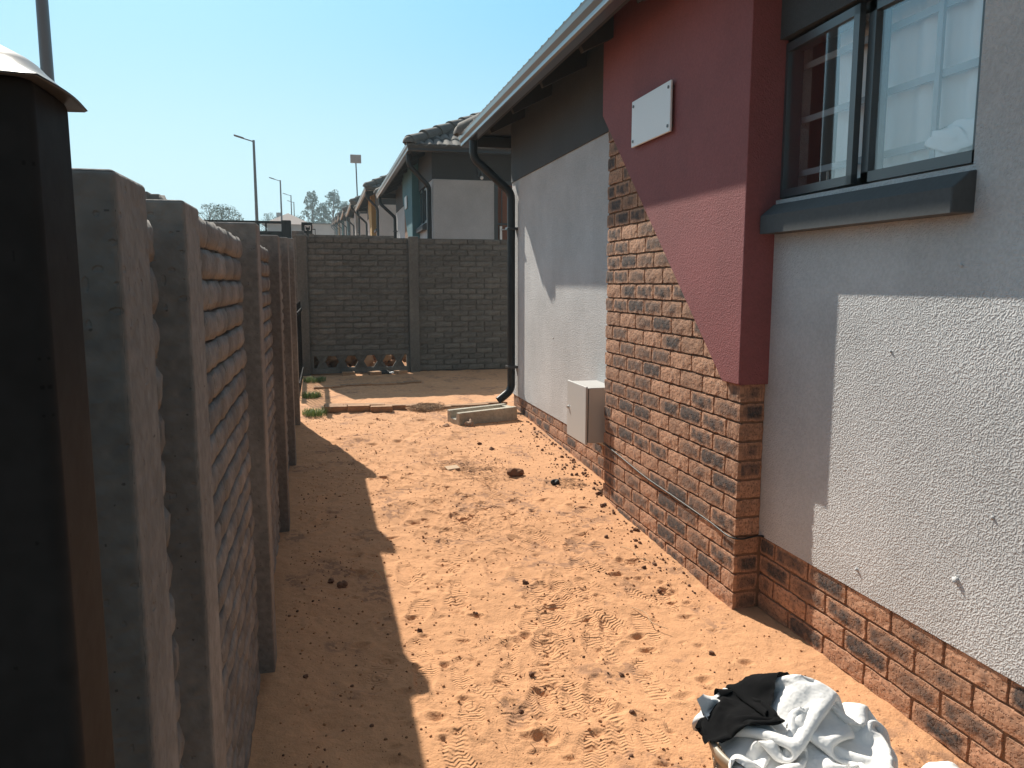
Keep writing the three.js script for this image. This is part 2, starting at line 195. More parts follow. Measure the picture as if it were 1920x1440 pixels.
// ---------------------------------------------------------------- bricks
// one brick face standing proud: a jittered grid with skirts; local x = length, y = height, z = outwards
function brickFace(L, Hh, dep, seed, nx = 5, ny = 3, round = 0.006, jit = 0.002, bulge = 0, metric = 0) {
  const r = rng(seed), P = [], U = [], I = [], idx = (i, j) => j * (nx + 1) + i;
  for (let j = 0; j <= ny; j++) for (let i = 0; i <= nx; i++) { let x = (i / nx - 0.5) * L, y = (j / ny - 0.5) * Hh, z = dep; const ex = i === 0 || i === nx, ey = j === 0 || j === ny; if (ex || ey) z -= round * (0.5 + r()); if (ex && ey) { x *= 1 - round / L; y *= 1 - round / Hh * 1.4; } x += (r() - 0.5) * jit * (ex ? 1.6 : 1); y += (r() - 0.5) * jit * (ey ? 1.6 : 1); z += (r() - 0.5) * jit + bulge * (1 - Math.pow(2 * j / ny - 1, 2)); P.push(x, y, z); metric ? U.push(x + (seed % 17) * 0.37, y + (seed % 11) * 0.29) : U.push(i / nx, j / ny); }
  for (let j = 0; j < ny; j++) for (let i = 0; i < nx; i++) I.push(idx(i, j), idx(i + 1, j), idx(i + 1, j + 1), idx(i, j), idx(i + 1, j + 1), idx(i, j + 1));
  const ring = []; for (let i = 0; i < nx; i++) ring.push(idx(i, 0)); for (let j = 0; j < ny; j++) ring.push(idx(nx, j)); for (let i = nx; i > 0; i--) ring.push(idx(i, ny)); for (let j = ny; j > 0; j--) ring.push(idx(0, j));
  const b0 = P.length / 3; ring.forEach((q) => { P.push(P[q * 3], P[q * 3 + 1], -0.012); U.push(U[q * 2], U[q * 2 + 1]); });
  ring.forEach((q, k) => { const q2 = ring[(k + 1) % ring.length], a = b0 + k, b = b0 + (k + 1) % ring.length; I.push(q, a, b, q, b, q2); });
  let g = new THREE.BufferGeometry(); g.setAttribute('position', new THREE.Float32BufferAttribute(P, 3)); g.setAttribute('uv', new THREE.Float32BufferAttribute(U, 2)); g.setIndex(I); if (bulge) g.computeVertexNormals(); g = g.toNonIndexed(); if (!bulge) g.computeVertexNormals(); return g;
}
const faceCache = {};
function facesFor(L, Hh, dep, o) { const k = [L.toFixed(3), Hh.toFixed(3), dep, o.kind].join(); return faceCache[k] ??= Array.from({ length: 5 }, (_, i) => brickFace(L, Hh, dep, 900 + i * 13 + Math.round(L * 1000), ...o.args)); }
const brickPick = rng(31);
function putBrick(parent, L, Hh, dep, pos, turn, mats, o, name = 'brick') { const f = facesFor(L, Hh, dep, o), m = mesh(name, f[Math.floor(brickPick() * f.length)], mats[Math.floor(brickPick() * mats.length)], parent); m.position.set(...pos); m.rotation.set(0, turn, (brickPick() - 0.5) * 0.008); return m; }

// ---------------------------------------------------------------- the houses
const XW = 1.852, XP = 1.73, ZN = -1.1, ZC = -2.94, ZP = -4.58, ZF = -7.4, XR = 9.2, CO = 0.085, PL = 0.34, YB = 2.43, YE = 2.92;
const EX = 1.38, EZN = -0.62, EZF = -7.87, ER = XR + 0.48, SL = 0.5;
const faceO = { kind: 'clay', args: [6, 3, 0.0022, 0.0026, 0] };
function tileGeo(w, l, amp = 0.028) { // double-roll roof tile: x across, z down the slope, y up
  const nx = 12, P = [], U = [], I = []; const prof = (u) => amp * Math.pow(0.5 + 0.5 * Math.cos((u * 2 - 0.5) * Math.PI * 2), 0.8);
  for (const [z, t] of [[0, 0], [1, 0], [1, -0.022]]) for (let i = 0; i <= nx; i++) { P.push((i / nx - 0.5) * w, prof(i / nx) + t + (z ? 0.014 : 0), (z - 0.5) * l); U.push(i / nx * 0.3, z * 0.4 + (t ? 0.02 : 0)); }
  for (let r = 0; r < 2; r++) for (let i = 0; i < nx; i++) { const a = r * (nx + 1) + i, b = a + nx + 1; I.push(a, b, b + 1, a, b + 1, a + 1); }
  let g = new THREE.BufferGeometry(); g.setAttribute('position', new THREE.Float32BufferAttribute(P, 3)); g.setAttribute('uv', new THREE.Float32BufferAttribute(U, 2)); g.setIndex(I); g.computeVertexNormals(); return g;
}
function roofFace(L, inset0, inset1, rise, rows0 = 0) { // rolled sheet of tiles over one slope: local x along the eave, z up the slope in plan
  const rw = 0.30, cols = Math.round(L / 0.15) * 4, rows = Math.ceil(rise / rw), P = [], U = [], I = []; let n = 0;
  for (let r = rows0; r < rows; r++) for (let e = 0; e < 2; e++) for (let i = 0; i <= cols; i++) { const t = Math.min(rise, (r + e) * rw), x = clamp(i / cols * L, t * inset0, L - t * inset1), y = t * SL + (e ? 0 : 0.022) + 0.026 * Math.pow(0.5 + 0.5 * Math.cos(i / 4 * 2 * Math.PI), 0.8); P.push(x, y, -t); U.push(x, t); n++; }
  const w = cols + 1; for (let r = 0; r < (rows - rows0) * 2 - 1; r++) for (let i = 0; i < cols; i++) { const a = r * w + i, b = a + w; I.push(a, a + 1, b + 1, a, b + 1, b); }
  const g = new THREE.BufferGeometry(); g.setAttribute('position', new THREE.Float32BufferAttribute(P, 3)); g.setAttribute('uv', new THREE.Float32BufferAttribute(U, 2)); g.setIndex(I); g.computeVertexNormals(); return clean(g);
}
function hipTile(len, r0) { const g = new THREE.CylinderGeometry(r0 * 0.86, r0, len, 12, 1, false, -Math.PI / 2 - 0.35, Math.PI + 0.7); g.rotateX(-Math.PI / 2); return g; }
const tileA = tileGeo(0.30, 0.36), hipA = hipTile(0.42, 0.115);
function downpipe(part, x0, z0, yTop, x1, z1, yBot, kick) { // rectangular pipe swept through its bends
  const r = 0.04, pts = [[x0, yTop, z0], [x0, yTop - 0.17, z0], [x1, yTop - 0.50, z1], [x1, yBot + 0.10, z1], [x1 + kick[0], yBot, z1 + kick[1]]];
  const v = pts.map((p) => new THREE.Vector3(...p)), path = new THREE.CurvePath();
  for (let i = 0; i < v.length - 1; i++) { const a = i ? v[i].clone().add(v[i + 1].clone().sub(v[i]).setLength(0.06)) : v[i], b = i < v.length - 2 ? v[i + 1].clone().add(v[i].clone().sub(v[i + 1]).setLength(0.06)) : v[i + 1]; path.add(new THREE.LineCurve3(a, b)); if (i < v.length - 2) path.add(new THREE.QuadraticBezierCurve3(b, v[i + 1], v[i + 1].clone().add(v[i + 2].clone().sub(v[i + 1]).setLength(0.06)))); }
  const g = new THREE.TubeGeometry(path, 140, r, 12, false); return mesh('downpipe', g, mPipe, part);
}
function makeHouse(k, o) {
  const bp = [XW, 0, -4.25], root = thing('house', o.label, 'house', [bp[0], bp[1] + 0.75 * k, bp[2] - 12 * k], o.group);
  const L = (g) => g.translate(-bp[0], -bp[1], -bp[2]), near = k === 0, P = near ? mPlaster : mPlasterFar;
  const put = (name, gs, m, parent = root, s = 1) => mesh(name, L(muv(Array.isArray(gs) ? merge(gs) : gs, s)), m, parent);
  const at = (m, x, y, z) => m.position.set(x - bp[0], y - bp[1], z - bp[2]);
  const wz0 = -2.95, wz1 = -1.915, wy0 = 1.79, wy1 = 2.425, TH = 0.16, XI = XW + TH;
  // walls with the window opening
  put('wall', [bx(XW, XI, PL, YB, ZP - 0.05, ZF), bx(XW, XI, PL, wy0, ZN, ZP), bx(XW, XI, wy0, YB, wz1, ZN), bx(XW + 0.03, XI, wy0, 3.05, wz0 - 0.002, ZP), bx(XW + 0.002, XR, PL, YB, ZF - 0.14, ZF + 0.01), bx(XR - 0.14, XR, -0.6, 3.0, ZF, ZN)], P);
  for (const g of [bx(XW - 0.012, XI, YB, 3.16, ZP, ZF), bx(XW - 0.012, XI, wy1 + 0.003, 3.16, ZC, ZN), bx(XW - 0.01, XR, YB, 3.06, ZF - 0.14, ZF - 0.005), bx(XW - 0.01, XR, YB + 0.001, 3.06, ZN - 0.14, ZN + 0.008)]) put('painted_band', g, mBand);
  put('end_wall', [bx(XW + 0.01, 2.9, -0.3, YB, ZN - 0.14, ZN + 0.02, 0.012), bx(3.86, XR, -0.6, YB, ZN - 0.14, ZN + 0.012)], P);
  put('interior', [bx(XI, XR - 0.14, 0.1, 0.2, ZF, ZN - 0.14), bx(XI, XR - 0.14, 2.72, 2.8, ZF, ZN - 0.14), bx(4.4, 4.5, 0.2, 2.72, ZF, ZN - 0.14), bx(XI, 4.4, 0.2, 2.72, -3.7, -3.8), bx(XI, 4.4, 0.2, 2.72, ZN - 0.2, ZN - 0.16)], mInside);
  // base of face brick under the plaster
  const cores = [[bx(XW + 0.014, XI, -0.7, PL, ZC, ZN - 0.004)], [bx(XW + 0.014, XI, -0.7, PL, ZF + 0.001, ZP), bx(XW + 0.016, XR, -0.7, PL, ZF - 0.13, ZF + 0.002)]].map((g) => put('brick_plinth', g, near ? mMortar : mBrickFar));
  const pil = put('brick_pier', [bx(XP + 0.011, XW + 0.05, -0.6, 3.1, ZC - 0.008, ZP + 0.006)], near ? mMortar : mBrickFar);
  if (near) {
    const B = 0.234, LB = 0.222, HB = 0.074, yc = (c) => c * CO + CO / 2;
    const dia = (z) => 1.02 + (-3.066 - z) * (2.46 - 1.02) / 1.584;
    for (let c = -2; c < 29; c++) { const odd = c & 1; let z = ZC; const row = odd ? [0.105] : []; while (true) { const l = row.length ? row.pop() : LB; const zl = Math.min(l, z - ZP); if (zl < 0.04) break; const zf = z - zl, y0 = c * CO; if (y0 < 1.0 || y0 < dia(zf) + 0.01) at(putBrick(pil, Math.round(zl * 50) / 50 === 0.22 ? LB : zl, HB, 0.007, [0, 0, 0], -Math.PI / 2, brickMats, faceO), XP + 0.007, yc(c), z - zl / 2); z -= zl + 0.012; }
      if (c < 12) at(putBrick(pil, 0.112, HB, 0.006, [0, 0, 0], 0, brickMats, faceO), XP + 0.064, yc(c), ZC - 0.008);
      if (c < 4) { for (const [a, b, core] of [[ZC, ZN, cores[0]], [ZP, ZF, cores[1]]]) { let z2 = a - (b < a ? 0.0 : 0), dir = b > a ? 1 : -1, first = odd ? 0.105 : LB; while (true) { const zl = Math.min(first, Math.abs(b - z2)); first = LB; if (zl < 0.05) break; at(putBrick(core, Math.abs(zl - LB) < 1e-3 ? LB : zl, HB, 0.008, [0, 0, 0], -Math.PI / 2, brickMats, faceO), XW + 0.013, yc(c), z2 + dir * zl / 2); z2 += dir * (zl + 0.012); } } } }
  }
  // the painted plaster wedge on the pier
  { const s = new THREE.Shape([[ZC + 0.012, 1.022], [ZC + 0.012, 3.12], [ZP - 0.05, 3.12], [ZP - 0.05, 2.47], [-3.066, 1.022]].map(([z, y]) => new THREE.Vector2(-z, y))); const g = new THREE.ExtrudeGeometry(s, { depth: 0.16, bevelEnabled: true, bevelThickness: 0.004, bevelSize: 0.004, bevelSegments: 2 }); g.rotateY(Math.PI / 2); g.translate(XP - 0.014, 0, 0);
    put('painted_wedge', g, o.accent); }
  if (near) for (const [y, z, r] of [[1.50, -1.93, 0.006], [0.55, -1.86, 0.011], [0.42, -2.30, 0.007], [1.22, -2.2, 0.005], [0.78, -1.75, 0.006], [1.0, -6.1, 0.007]]) at(mesh('plaster_blob', lump(r, Math.round(y * 100), 2, 0.5), P, root), XW, y, z);
  // window: frame, casement ajar, fixed light, sill, bars
  { const xf = XW + 0.045, win = put('window', [bx(xf, xf + 0.05, wy0, wy0 + 0.035, wz0, wz1), bx(xf, xf + 0.05, wy1 - 0.035, wy1 + 0.01, wz0, wz1), bx(xf, xf + 0.05, wy0, wy1, wz0, wz0 + 0.035), bx(xf, xf + 0.05, wy0, wy1, wz1 - 0.03, wz1 + 0.004), bx(xf, xf + 0.05, wy0, wy1, -2.455, -2.41)], mFrame);
    const rect = (z0, z1, y0, y1, x, w, t) => [bx(x, x + t, y0, y0 + w, z0, z1), bx(x, x + t, y1 - w, y1, z0, z1), bx(x, x + t, y0, y1, z0, z0 + w), bx(x, x + t, y0, y1, z1 - w, z1)];
    const cas = new THREE.Group(); cas.name = 'casement'; win.add(cas); at(cas, xf - 0.005, 0, wz0 + 0.012); const cl = 0.49;
    mesh('casement_frame', muv(merge([...rect(0, cl, wy0 + 0.01, wy1 - 0.012, -0.022, 0.032, 0.024), bx(-0.006, 0.012, wy0 + 0.012, wy1 - 0.014, 0.002, 0.012)])), mFrame, cas);
    const cp = mesh('pane', bx(-0.013, -0.009, wy0 + 0.04, wy1 - 0.042, 0.03, cl - 0.03), mGlass, cas); cas.rotation.y = -0.045;
    put('fixed_frame', rect(-2.44, wz1, wy0 + 0.012, wy1 - 0.01, xf - 0.018, 0.036, 0.03), mFrame, win); put('fixed_pane', bx(xf - 0.004, xf, wy0 + 0.04, wy1 - 0.04, -2.41, wz1 - 0.03), mGlass, win).name = 'pane';
    put('sill', [(() => { const s = new THREE.Shape([[0, 0], [0.115, 0], [0.17, 0.075], [0.17, 0.135], [0.055, 0.11], [0, 0.065]].map((p) => new THREE.Vector2(...p))); const g = new THREE.ExtrudeGeometry(s, { depth: 1.0, bevelEnabled: true, bevelThickness: 0.005, bevelSize: 0.005, bevelSegments: 2 }); g.translate(XW - 0.075, 1.655, -2.905); return g; })()], mSill, win);
    if (near) { const bars = [...[2.335, 2.12, 1.905].map((y) => bx(xf + 0.072, xf + 0.08, y - 0.012, y + 0.012, wz0 - 0.02, wz1 + 0.03)), ...[-2.20].map((z) => bx(xf + 0.062, xf + 0.074, wy0, wy1, z - 0.011, z + 0.011))]; put('burglar_bars', bars, std(C(0.34, 0.37, 0.39), 0.5), win);
      put('window_stay', [bx(xf + 0.012, xf + 0.03, wy0 + 0.036, wy0 + 0.05, -2.83, -2.56), bar([xf + 0.02, wy0 + 0.045, -2.68], [xf + 0.012, wy0 + 0.085, -2.67], 0.005), bx(xf + 0.012, xf + 0.03, wy0 + 0.04, wy0 + 0.052, -2.30, -2.02)], std(C(0.55, 0.55, 0.53), 0.35, { metalness: 0.6 }), win); }
  }
  // end wall opening: a brown door behind a steel gate, or a window
  { const d0 = 2.9, d1 = 3.86; put('door_frame', [bx(d0, d0 + 0.07, -0.3, YB, ZN - 0.1, ZN - 0.01), bx(d1 - 0.07, d1, -0.3, YB, ZN - 0.1, ZN - 0.01), bx(d0, d1, YB - 0.06, YB, ZN - 0.1, ZN - 0.012)], mFrame);
    if (o.endWindow) { const f = put('end_window', [bx(d0, d1, -0.3, 0.95, ZN - 0.12, ZN - 0.02), bx(d0 + 0.07, d1 - 0.07, 1.62, 1.66, ZN - 0.08, ZN - 0.03)], P); put('pane', bx(d0 + 0.07, d1 - 0.07, 0.95, YB - 0.06, ZN - 0.07, ZN - 0.066), mGlass, f); for (let i = 0; i < 12; i++) put('blind_slat', bx(d0 + 0.08, d1 - 0.08, 1.0 + i * 0.12, 1.075 + i * 0.12, ZN - 0.13, ZN - 0.115), std(C(0.45, 0.37, 0.24), 0.8), f); }
    else { const d = put('door', bx(d0 + 0.07, d1 - 0.07, -0.3, YB - 0.06, ZN - 0.12, ZN - 0.085), mDoor); put('door_handle', [bar([d0 + 0.13, 1.62, ZN - 0.03], [d0 + 0.27, 1.62, ZN - 0.03], 0.011), bx(d0 + 0.11, d0 + 0.15, 1.45, 1.68, ZN - 0.06, ZN - 0.035)], std(C(0.7, 0.7, 0.7), 0.3, { metalness: 0.8 }), d);
      const gs = []; for (let i = 0; i < 5; i++) gs.push(bx(d0 + 0.14 + i * 0.16, d0 + 0.155 + i * 0.16, -0.2, YB - 0.08, ZN - 0.062, ZN - 0.048)); for (const y of [0.3, 1.0, 1.7]) gs.push(bx(d0 + 0.07, d1 - 0.07, y, y + 0.03, ZN - 0.064, ZN - 0.046)); put('security_gate', gs, mFrame, d);
      const lamp = put('wall_lamp', [bx(2.62, 2.70, YB + 0.06, YB + 0.2, ZN + 0.008, ZN + 0.04), bar([2.66, YB + 0.13, ZN + 0.03], [2.66, YB + 0.04, ZN + 0.13], 0.012)], mFrame); put('bulb', new THREE.SphereGeometry(0.03, 10, 8).translate(2.66, YB + 0.025, ZN + 0.14), mWhite, lamp); }
  }
  // eaves: rafters, soffit boards, fascia and gutter
  const yb = 2.80; let z = EZF + 0.02, n = 0;
  const ytop = (d) => YE - 0.03 + d * SL;
  for (let q = -7.02; q < EZN - 0.1; q += 0.842) { const m = put('rafter', beam([EX + 0.12, ytop(0.12) - 0.10, q], [XW + 0.1, ytop(XW + 0.1 - EX) - 0.10, q], 0.05, 0.13), mEave); }
  if (k < 3) for (let q = 2.3; q < 8.6; q += 0.842) put('rafter', beam([q, ytop(0.12) - 0.10, EZN - 0.12], [q, ytop(0.58) - 0.10, EZN - 0.58], 0.05, 0.13), mEave);
  { const sof = []; const quad = (a, b, c, d) => { const g = new THREE.BufferGeometry(); const th = 0.014; const v = [a, b, c, d, ...[a, b, c, d].map((p) => [p[0], p[1] - th, p[2]])]; g.setAttribute('position', new THREE.Float32BufferAttribute(v.flat(), 3)); g.setIndex([0, 1, 2, 0, 2, 3, 4, 6, 5, 4, 7, 6, 0, 4, 5, 0, 5, 1, 1, 5, 6, 1, 6, 2, 2, 6, 7, 2, 7, 3, 3, 7, 4, 3, 4, 0]); const h = g.toNonIndexed(); h.computeVertexNormals(); return h; };
    const w = 1.2, y0 = ytop(0.05), y1 = ytop(w); sof.push(quad([EX + 0.05, y0, EZF + 0.05], [EX + 0.05, y0, EZN - 0.05], [EX + w, y1, EZN - w], [EX + w, y1, EZF + w]), quad([EX + 0.05, y0, EZN - 0.05], [ER - 0.05, y0, EZN - 0.05], [ER - w, y1, EZN - w], [EX + w, y1, EZN - w]), quad([ER - 0.05, y0, EZF + 0.05], [EX + 0.05, y0, EZF + 0.05], [EX + w, y1, EZF + w], [ER - w, y1, EZF + w]));
    put('soffit', sof, mEave); put('fascia', [bx(EX + 0.085, EX + 0.105, 2.80, YE - 0.03, EZF + 0.1, EZN - 0.1), bx(EX + 0.085, ER - 0.085, 2.80, YE - 0.03, EZN - 0.105, EZN - 0.085), bx(EX + 0.085, ER - 0.085, 2.80, YE - 0.03, EZF + 0.085, EZF + 0.105)], mEave); }
  { // gutter: one profile run along the three eaves in view
    const prof = [[0.085, 0.11], [0.085, 0], [0.028, 0], [0.018, 0.012], [0.02, 0.04], [0.004, 0.07], [0, 0.1], [-0.004, 0.112], [0.006, 0.116], [0.008, 0.1], [0.012, 0.07], [0.078, 0.03], [0.078, 0.11]], c = [[EX, EZF], [EX, EZN], [ER, EZN]], out = [], inw = [[1, 1], [1, -1], [-1, -1]];
    const ring = (p, q) => prof.map(([d, y]) => [p[0] + d * q[0], yb + y, p[1] + d * q[1]]);
    for (const [a, b] of [[0, 1], [1, 2]]) { const A = ring(c[a], inw[a]), Bq = ring(c[b], inw[b]), pos = []; for (let i = 0; i < prof.length; i++) { const j = (i + 1) % prof.length; pos.push(...A[i], ...A[j], ...Bq[j], ...A[i], ...Bq[j], ...Bq[i]); } const g = new THREE.BufferGeometry(); g.setAttribute('position', new THREE.Float32BufferAttribute(pos, 3)); g.computeVertexNormals(); out.push(g); }
    { const A = ring([EX, EZF], [1, 1]), Bq = ring([ER, EZF], [-1, 1]), pos = []; for (let i = 0; i < prof.length; i++) { const j = (i + 1) % prof.length; pos.push(...Bq[i], ...Bq[j], ...A[j], ...Bq[i], ...A[j], ...A[i]); } const g = new THREE.BufferGeometry(); g.setAttribute('position', new THREE.Float32BufferAttribute(pos, 3)); g.computeVertexNormals(); out.push(g); }
    put('gutter', out, mGutter); }
  { const dpz = ZF + 0.05, m = downpipe(root, EX + 0.07, EZF + 0.42, 2.81, XW - 0.055, dpz, near ? 0.30 : 0.2, [-0.135, 0.02]); at(m, 0, 0, 0); const m2 = downpipe(root, EX + 0.07, EZN - 0.42, 2.81, XW - 0.055, ZN - 0.06, 0.2, [-0.12, -0.02]); at(m2, 0, 0, 0); if (near) root.remove(m2);
    put('pipe_clip', [bx(XW - 0.105, XW + 0.002, 1.96, 1.985, dpz - 0.05, dpz + 0.05, 0.004), bx(XW - 0.105, XW + 0.002, 0.62, 0.645, dpz - 0.05, dpz + 0.05, 0.004)], mGutter); }
  // hipped roof of rolled tiles
  { const rise = (EZN - EZF) / 2, roof = new THREE.Group(); roof.name = 'roof'; root.add(roof); at(roof, 0, 0, 0); const Lz = EZN - EZF, Lx = ER - EX, y = YE - 0.045;
    const tiled = k === 1, rows = tiled ? 5 : 0;
    const f = roofFace(Lz, 1, 1, rise).rotateY(-Math.PI / 2).translate(EX, y, EZF); // faces the yard
    const s = roofFace(Lx, 1, 1, rise, rows).translate(EX, y, EZN), b = roofFace(Lx, 1, 1, rise).rotateY(Math.PI).translate(ER, y, EZF);
    const e = roofFace(Lz, 1, 1, rise).rotateY(Math.PI / 2).translate(ER, y, EZN);
    mesh('roof_slopes', merge([f, s, b, e]), mTile, roof);
    if (tiled) for (let r = 0; r < rows; r++) for (let i = 0; i < 22; i++) { const x = EX + 0.15 + i * 0.3, t = r * 0.3; if (x - EX < t - 0.05) continue; const m = mesh('roof_tile', tileA, mTile, roof); m.position.set(x, y + (t + 0.15) * SL + 0.004, EZN - t - 0.15); m.rotation.x = Math.atan(SL); }
    const hips = [[EX, EZN, 1, -1], [EX, EZF, 1, 1]]; hips.forEach(([hx, hz, sx, sz], hi) => { const nT = Math.floor(rise / 0.26); for (let i = 0; i < nT; i++) { if (k > 3 && i > 4) break; const d = 0.06 + (i + 0.5) * 0.26, m = mesh('hip_tile', hipA, mTile, roof); m.position.set(hx + sx * d, y + d * SL + 0.035 + (i === 0 ? -0.01 : 0), hz + sz * d); m.quaternion.setFromRotationMatrix(new THREE.Matrix4().lookAt(new THREE.Vector3(-sx, -SL + 0.05, -sz), new THREE.Vector3(), new THREE.Vector3(0, 1, 0))); } if (true) { const cap = mesh('hip_end', new THREE.SphereGeometry(0.112, 12, 8, 0, Math.PI * 2, 0, Math.PI / 2), mTile, roof); cap.position.set(hx + sx * 0.05, y + 0.045, hz + sz * 0.05); } }); }
  return root;
}
const teal = accent(C(0.085, 0.21, 0.24)), yellow = accent(C(0.42, 0.27, 0.07)), blue = accent(C(0.10, 0.19, 0.23)), pale = accent(C(0.36, 0.37, 0.38));
const HG = 'houses stepping up the street behind the back wall';
makeHouse(0, { label: 'grey plastered house with dark red wedge over a face brick pier', accent: mRed });
makeHouse(1, { label: 'grey house with teal pier and brown door just over the back wall', accent: teal, group: HG });
makeHouse(2, { label: 'grey house with yellow pier and slatted blind, behind the teal house', accent: yellow, endWindow: true, group: HG });
makeHouse(3, { label: 'dark roofed house with pale pier and a pole antenna, beyond the yellow house', accent: pale, group: HG });
for (let k = 4; k < 9; k++) makeHouse(k, { label: 'small distant dark roofed house beyond the one with the antenna', accent: [blue, teal, yellow, blue, pale][k - 4], group: 'far end of the row of houses' });

// things on the house: blank number plate, meter box, cable, curtain
{ const t = thing('house_number_plate', 'white plate fixed to the dark red wall', 'plate', [XP - 0.014, 2.19, -3.86]); mesh('plate', bx(-0.030, -0.018, 0, 0.245, -0.245, 0.245, 0.004), std(C(0.72, 0.73, 0.73), 0.4), t); for (const [y, z] of [[0.03, -0.22], [0.215, 0.22], [0.03, 0.22], [0.215, -0.22]]) mesh('spacer_screw', bar([0.0, y, z], [-0.034, y, z], 0.008, 10), std(C(0.12, 0.12, 0.12), 0.4, { metalness: 0.7 }), t); }
{ const m = mesh('house_number_plate', bx(-0.030, -0.012, 0, 0.24, -0.2, 0.2, 0.004), std(C(0.55, 0.57, 0.57), 0.5)); m.position.set(XP - 0.014, 2.94, -15.85); tag(m, 'small pale plate fixed to the teal pier', 'plate'); }
{ const t = thing('meter_box', 'light grey steel meter box on the wall beside the brick pier', 'meter box', [XW, 0.40, -4.87]); mesh('case', bx(-0.19, 0, 0.008, 0.375, -0.19, 0.19, 0.004), mBox, t); const d = mesh('door', bx(-0.212, -0.197, 0, 0.383, -0.196, 0.196, 0.004), mBox, t); mesh('lock', bar([-0.212, 0.2, -0.16], [-0.225, 0.2, -0.16], 0.011, 12), std(C(0.6, 0.6, 0.6), 0.3, { metalness: 0.9 }), d); mesh('gap_shade_strip', bx(-0.198, -0.188, 0.014, 0.37, -0.186, 0.186), std(C(0.03, 0.03, 0.03), 0.8), t); }  // shade in the door gap is a near-black solid strip
tag(mesh('cable', tube([[XP - 0.004, 0.43, -4.57], [XP - 0.006, 0.41, -4.3], [XP - 0.006, 0.375, -3.9], [XP - 0.006, 0.36, -3.5], [XP - 0.006, 0.345, -3.15], [XP - 0.007, 0.335, -2.955], [XP + 0.02, 0.334, -2.928], [XW - 0.01, 0.342, -2.93], [XW, 0.345, -2.90]], 0.0042, 90, 6), std(C(0.012, 0.012, 0.012), 0.5)), 'thin black cable running along the brick pier', 'cable');
{ const g = new THREE.PlaneGeometry(0.86, 0.78, 170, 20), p = g.attributes.position; for (let i = 0; i < p.count; i++) { const x = p.getX(i), y = p.getY(i); p.setZ(i, 0.012 * Math.sin(x * 55 + 2 * n2(x * 9, y * 1.5, 300)) * (0.6 + 0.6 * n2(x * 5, 0, 302)) + 0.012 * (n2(x * 8, y * 3, 301) - 0.5)); } g.rotateY(-Math.PI / 2); g.computeVertexNormals();
  const m = mesh('curtain', g, new THREE.MeshPhysicalMaterial({ color: C(0.88, 0.88, 0.87), roughness: 1, transmission: 0.15, thickness: 0, side: THREE.DoubleSide })); m.position.set(XW + 0.155, 2.15, -2.325); tag(m, 'white sheer curtain hanging behind the window bars', 'curtain'); }
{ const g = lump(0.1, 9, 4, 0.75, 0.62); const m = mesh('bunched_cloth', g, std(C(0.82, 0.82, 0.82), 1)); m.scale.set(0.22, 0.85, 1); m.position.set(XW + 0.118, 1.90, -2.13); tag(m, 'white cloth bunched up on the inside window ledge', 'cloth'); }

// ---------------------------------------------------------------- precast concrete walls
const slabO = { kind: 'cast', args: [5, 4, 0.005, 0.003, 0.0035, 1] };
const slabFar = { kind: 'flat', args: [3, 2, 0.004, 0.003, 0, 1] };
function castRows(parent, len, height, courses, course, dep, mats, o, flip, singly, gap = 0.006) { // brick-patterned slab face, local: x along, z out
  const list = []; for (let c = 0; c < courses; c++) { let x = 0, first = (c + flip) & 1 ? 0.11 : 0.22; while (x < len - 0.03) { const l = Math.min(first, len - x); first = 0.22; if (singly) { const m = putBrick(parent, l > 0.215 ? 0.22 - gap : Math.max(0.03, Math.round((l - gap) * 100) / 100), course - gap, dep, [x + l / 2, c * course + course / 2, 0], 0, mats, o); } else { const f = facesFor(l > 0.215 ? 0.22 - gap : Math.max(0.03, Math.round((l - gap) * 100) / 100), course - gap, dep, o); list.push(f[(c * 7 + Math.round(x * 50)) % f.length].clone().translate(x + l / 2, c * course + course / 2, 0)); } x += l; } }
  return list;
}
const fx = (z) => -0.196 + 0.0042 * z;
const fencePosts = [-0.95, -1.37, -2.86, -4.36, -5.78, -7.16], fenceTop = [1.563, 1.575, 1.652, 1.70, 1.77, 1.84];
{ const t = thing('concrete_fence', 'precast concrete fence of ribbed slabs and square posts along the yard', 'fence', [fx(-4), 0, -4]);
  const o = (x, y, z) => [x - fx(-4), y, z + 4];
  fencePosts.forEach((z, i) => { const g = new RoundedBoxGeometry(0.16, fenceTop[i] + 0.5, 0.135, 3, 0.007), p = g.attributes.position; for (let q = 0; q < p.count; q++) { const y = p.getY(q); p.setX(q, p.getX(q) + 0.006 * (n2(y * 3, p.getZ(q) * 9, 400 + i) - 0.5)); } const m = mesh('post', muv(g), fenceTones[i % 3], t); m.position.set(...o(fx(z) - 0.08, (fenceTop[i] - 0.5) / 2, z)); });
  for (let b = 0; b < 5; b++) { const z0 = fencePosts[b] - 0.04, z1 = fencePosts[b + 1] + 0.10, len = z0 - z1, top = [1.545, 1.60, 1.625, 1.69, 1.745][b], xs = fx((z0 + z1) / 2) - (b ? 0.093 : 0.082);
    for (let s = 0; s < 7; s++) { const y1 = top - s * 0.29, m = mesh('slab', muv(bx(-0.03, 0.022, -0.006, 0.288, -len, 0, 0.003)), fenceTones[(b + s) % 3], t); m.position.set(...o(xs, y1 - 0.29, z0)); m.rotation.z = (h3(b, s, 5) - 0.5) * 0.012;
      const holder = new THREE.Group(); // brick courses cast into the slab
      const list = castRows(m, len, 0.29, 4, 0.0725, 0.012, fenceTones, slabO, s, b < 2);
      m.children.slice().forEach((c) => { c.position.set(0.028, c.position.y, -c.position.x); c.rotation.y = Math.PI / 2; });
      if (list.length) { const r = mesh('brick_courses', merge(list).rotateY(Math.PI / 2).translate(0.028, 0, 0), fenceTones[(b + s + 1) % 3], m); } } } }
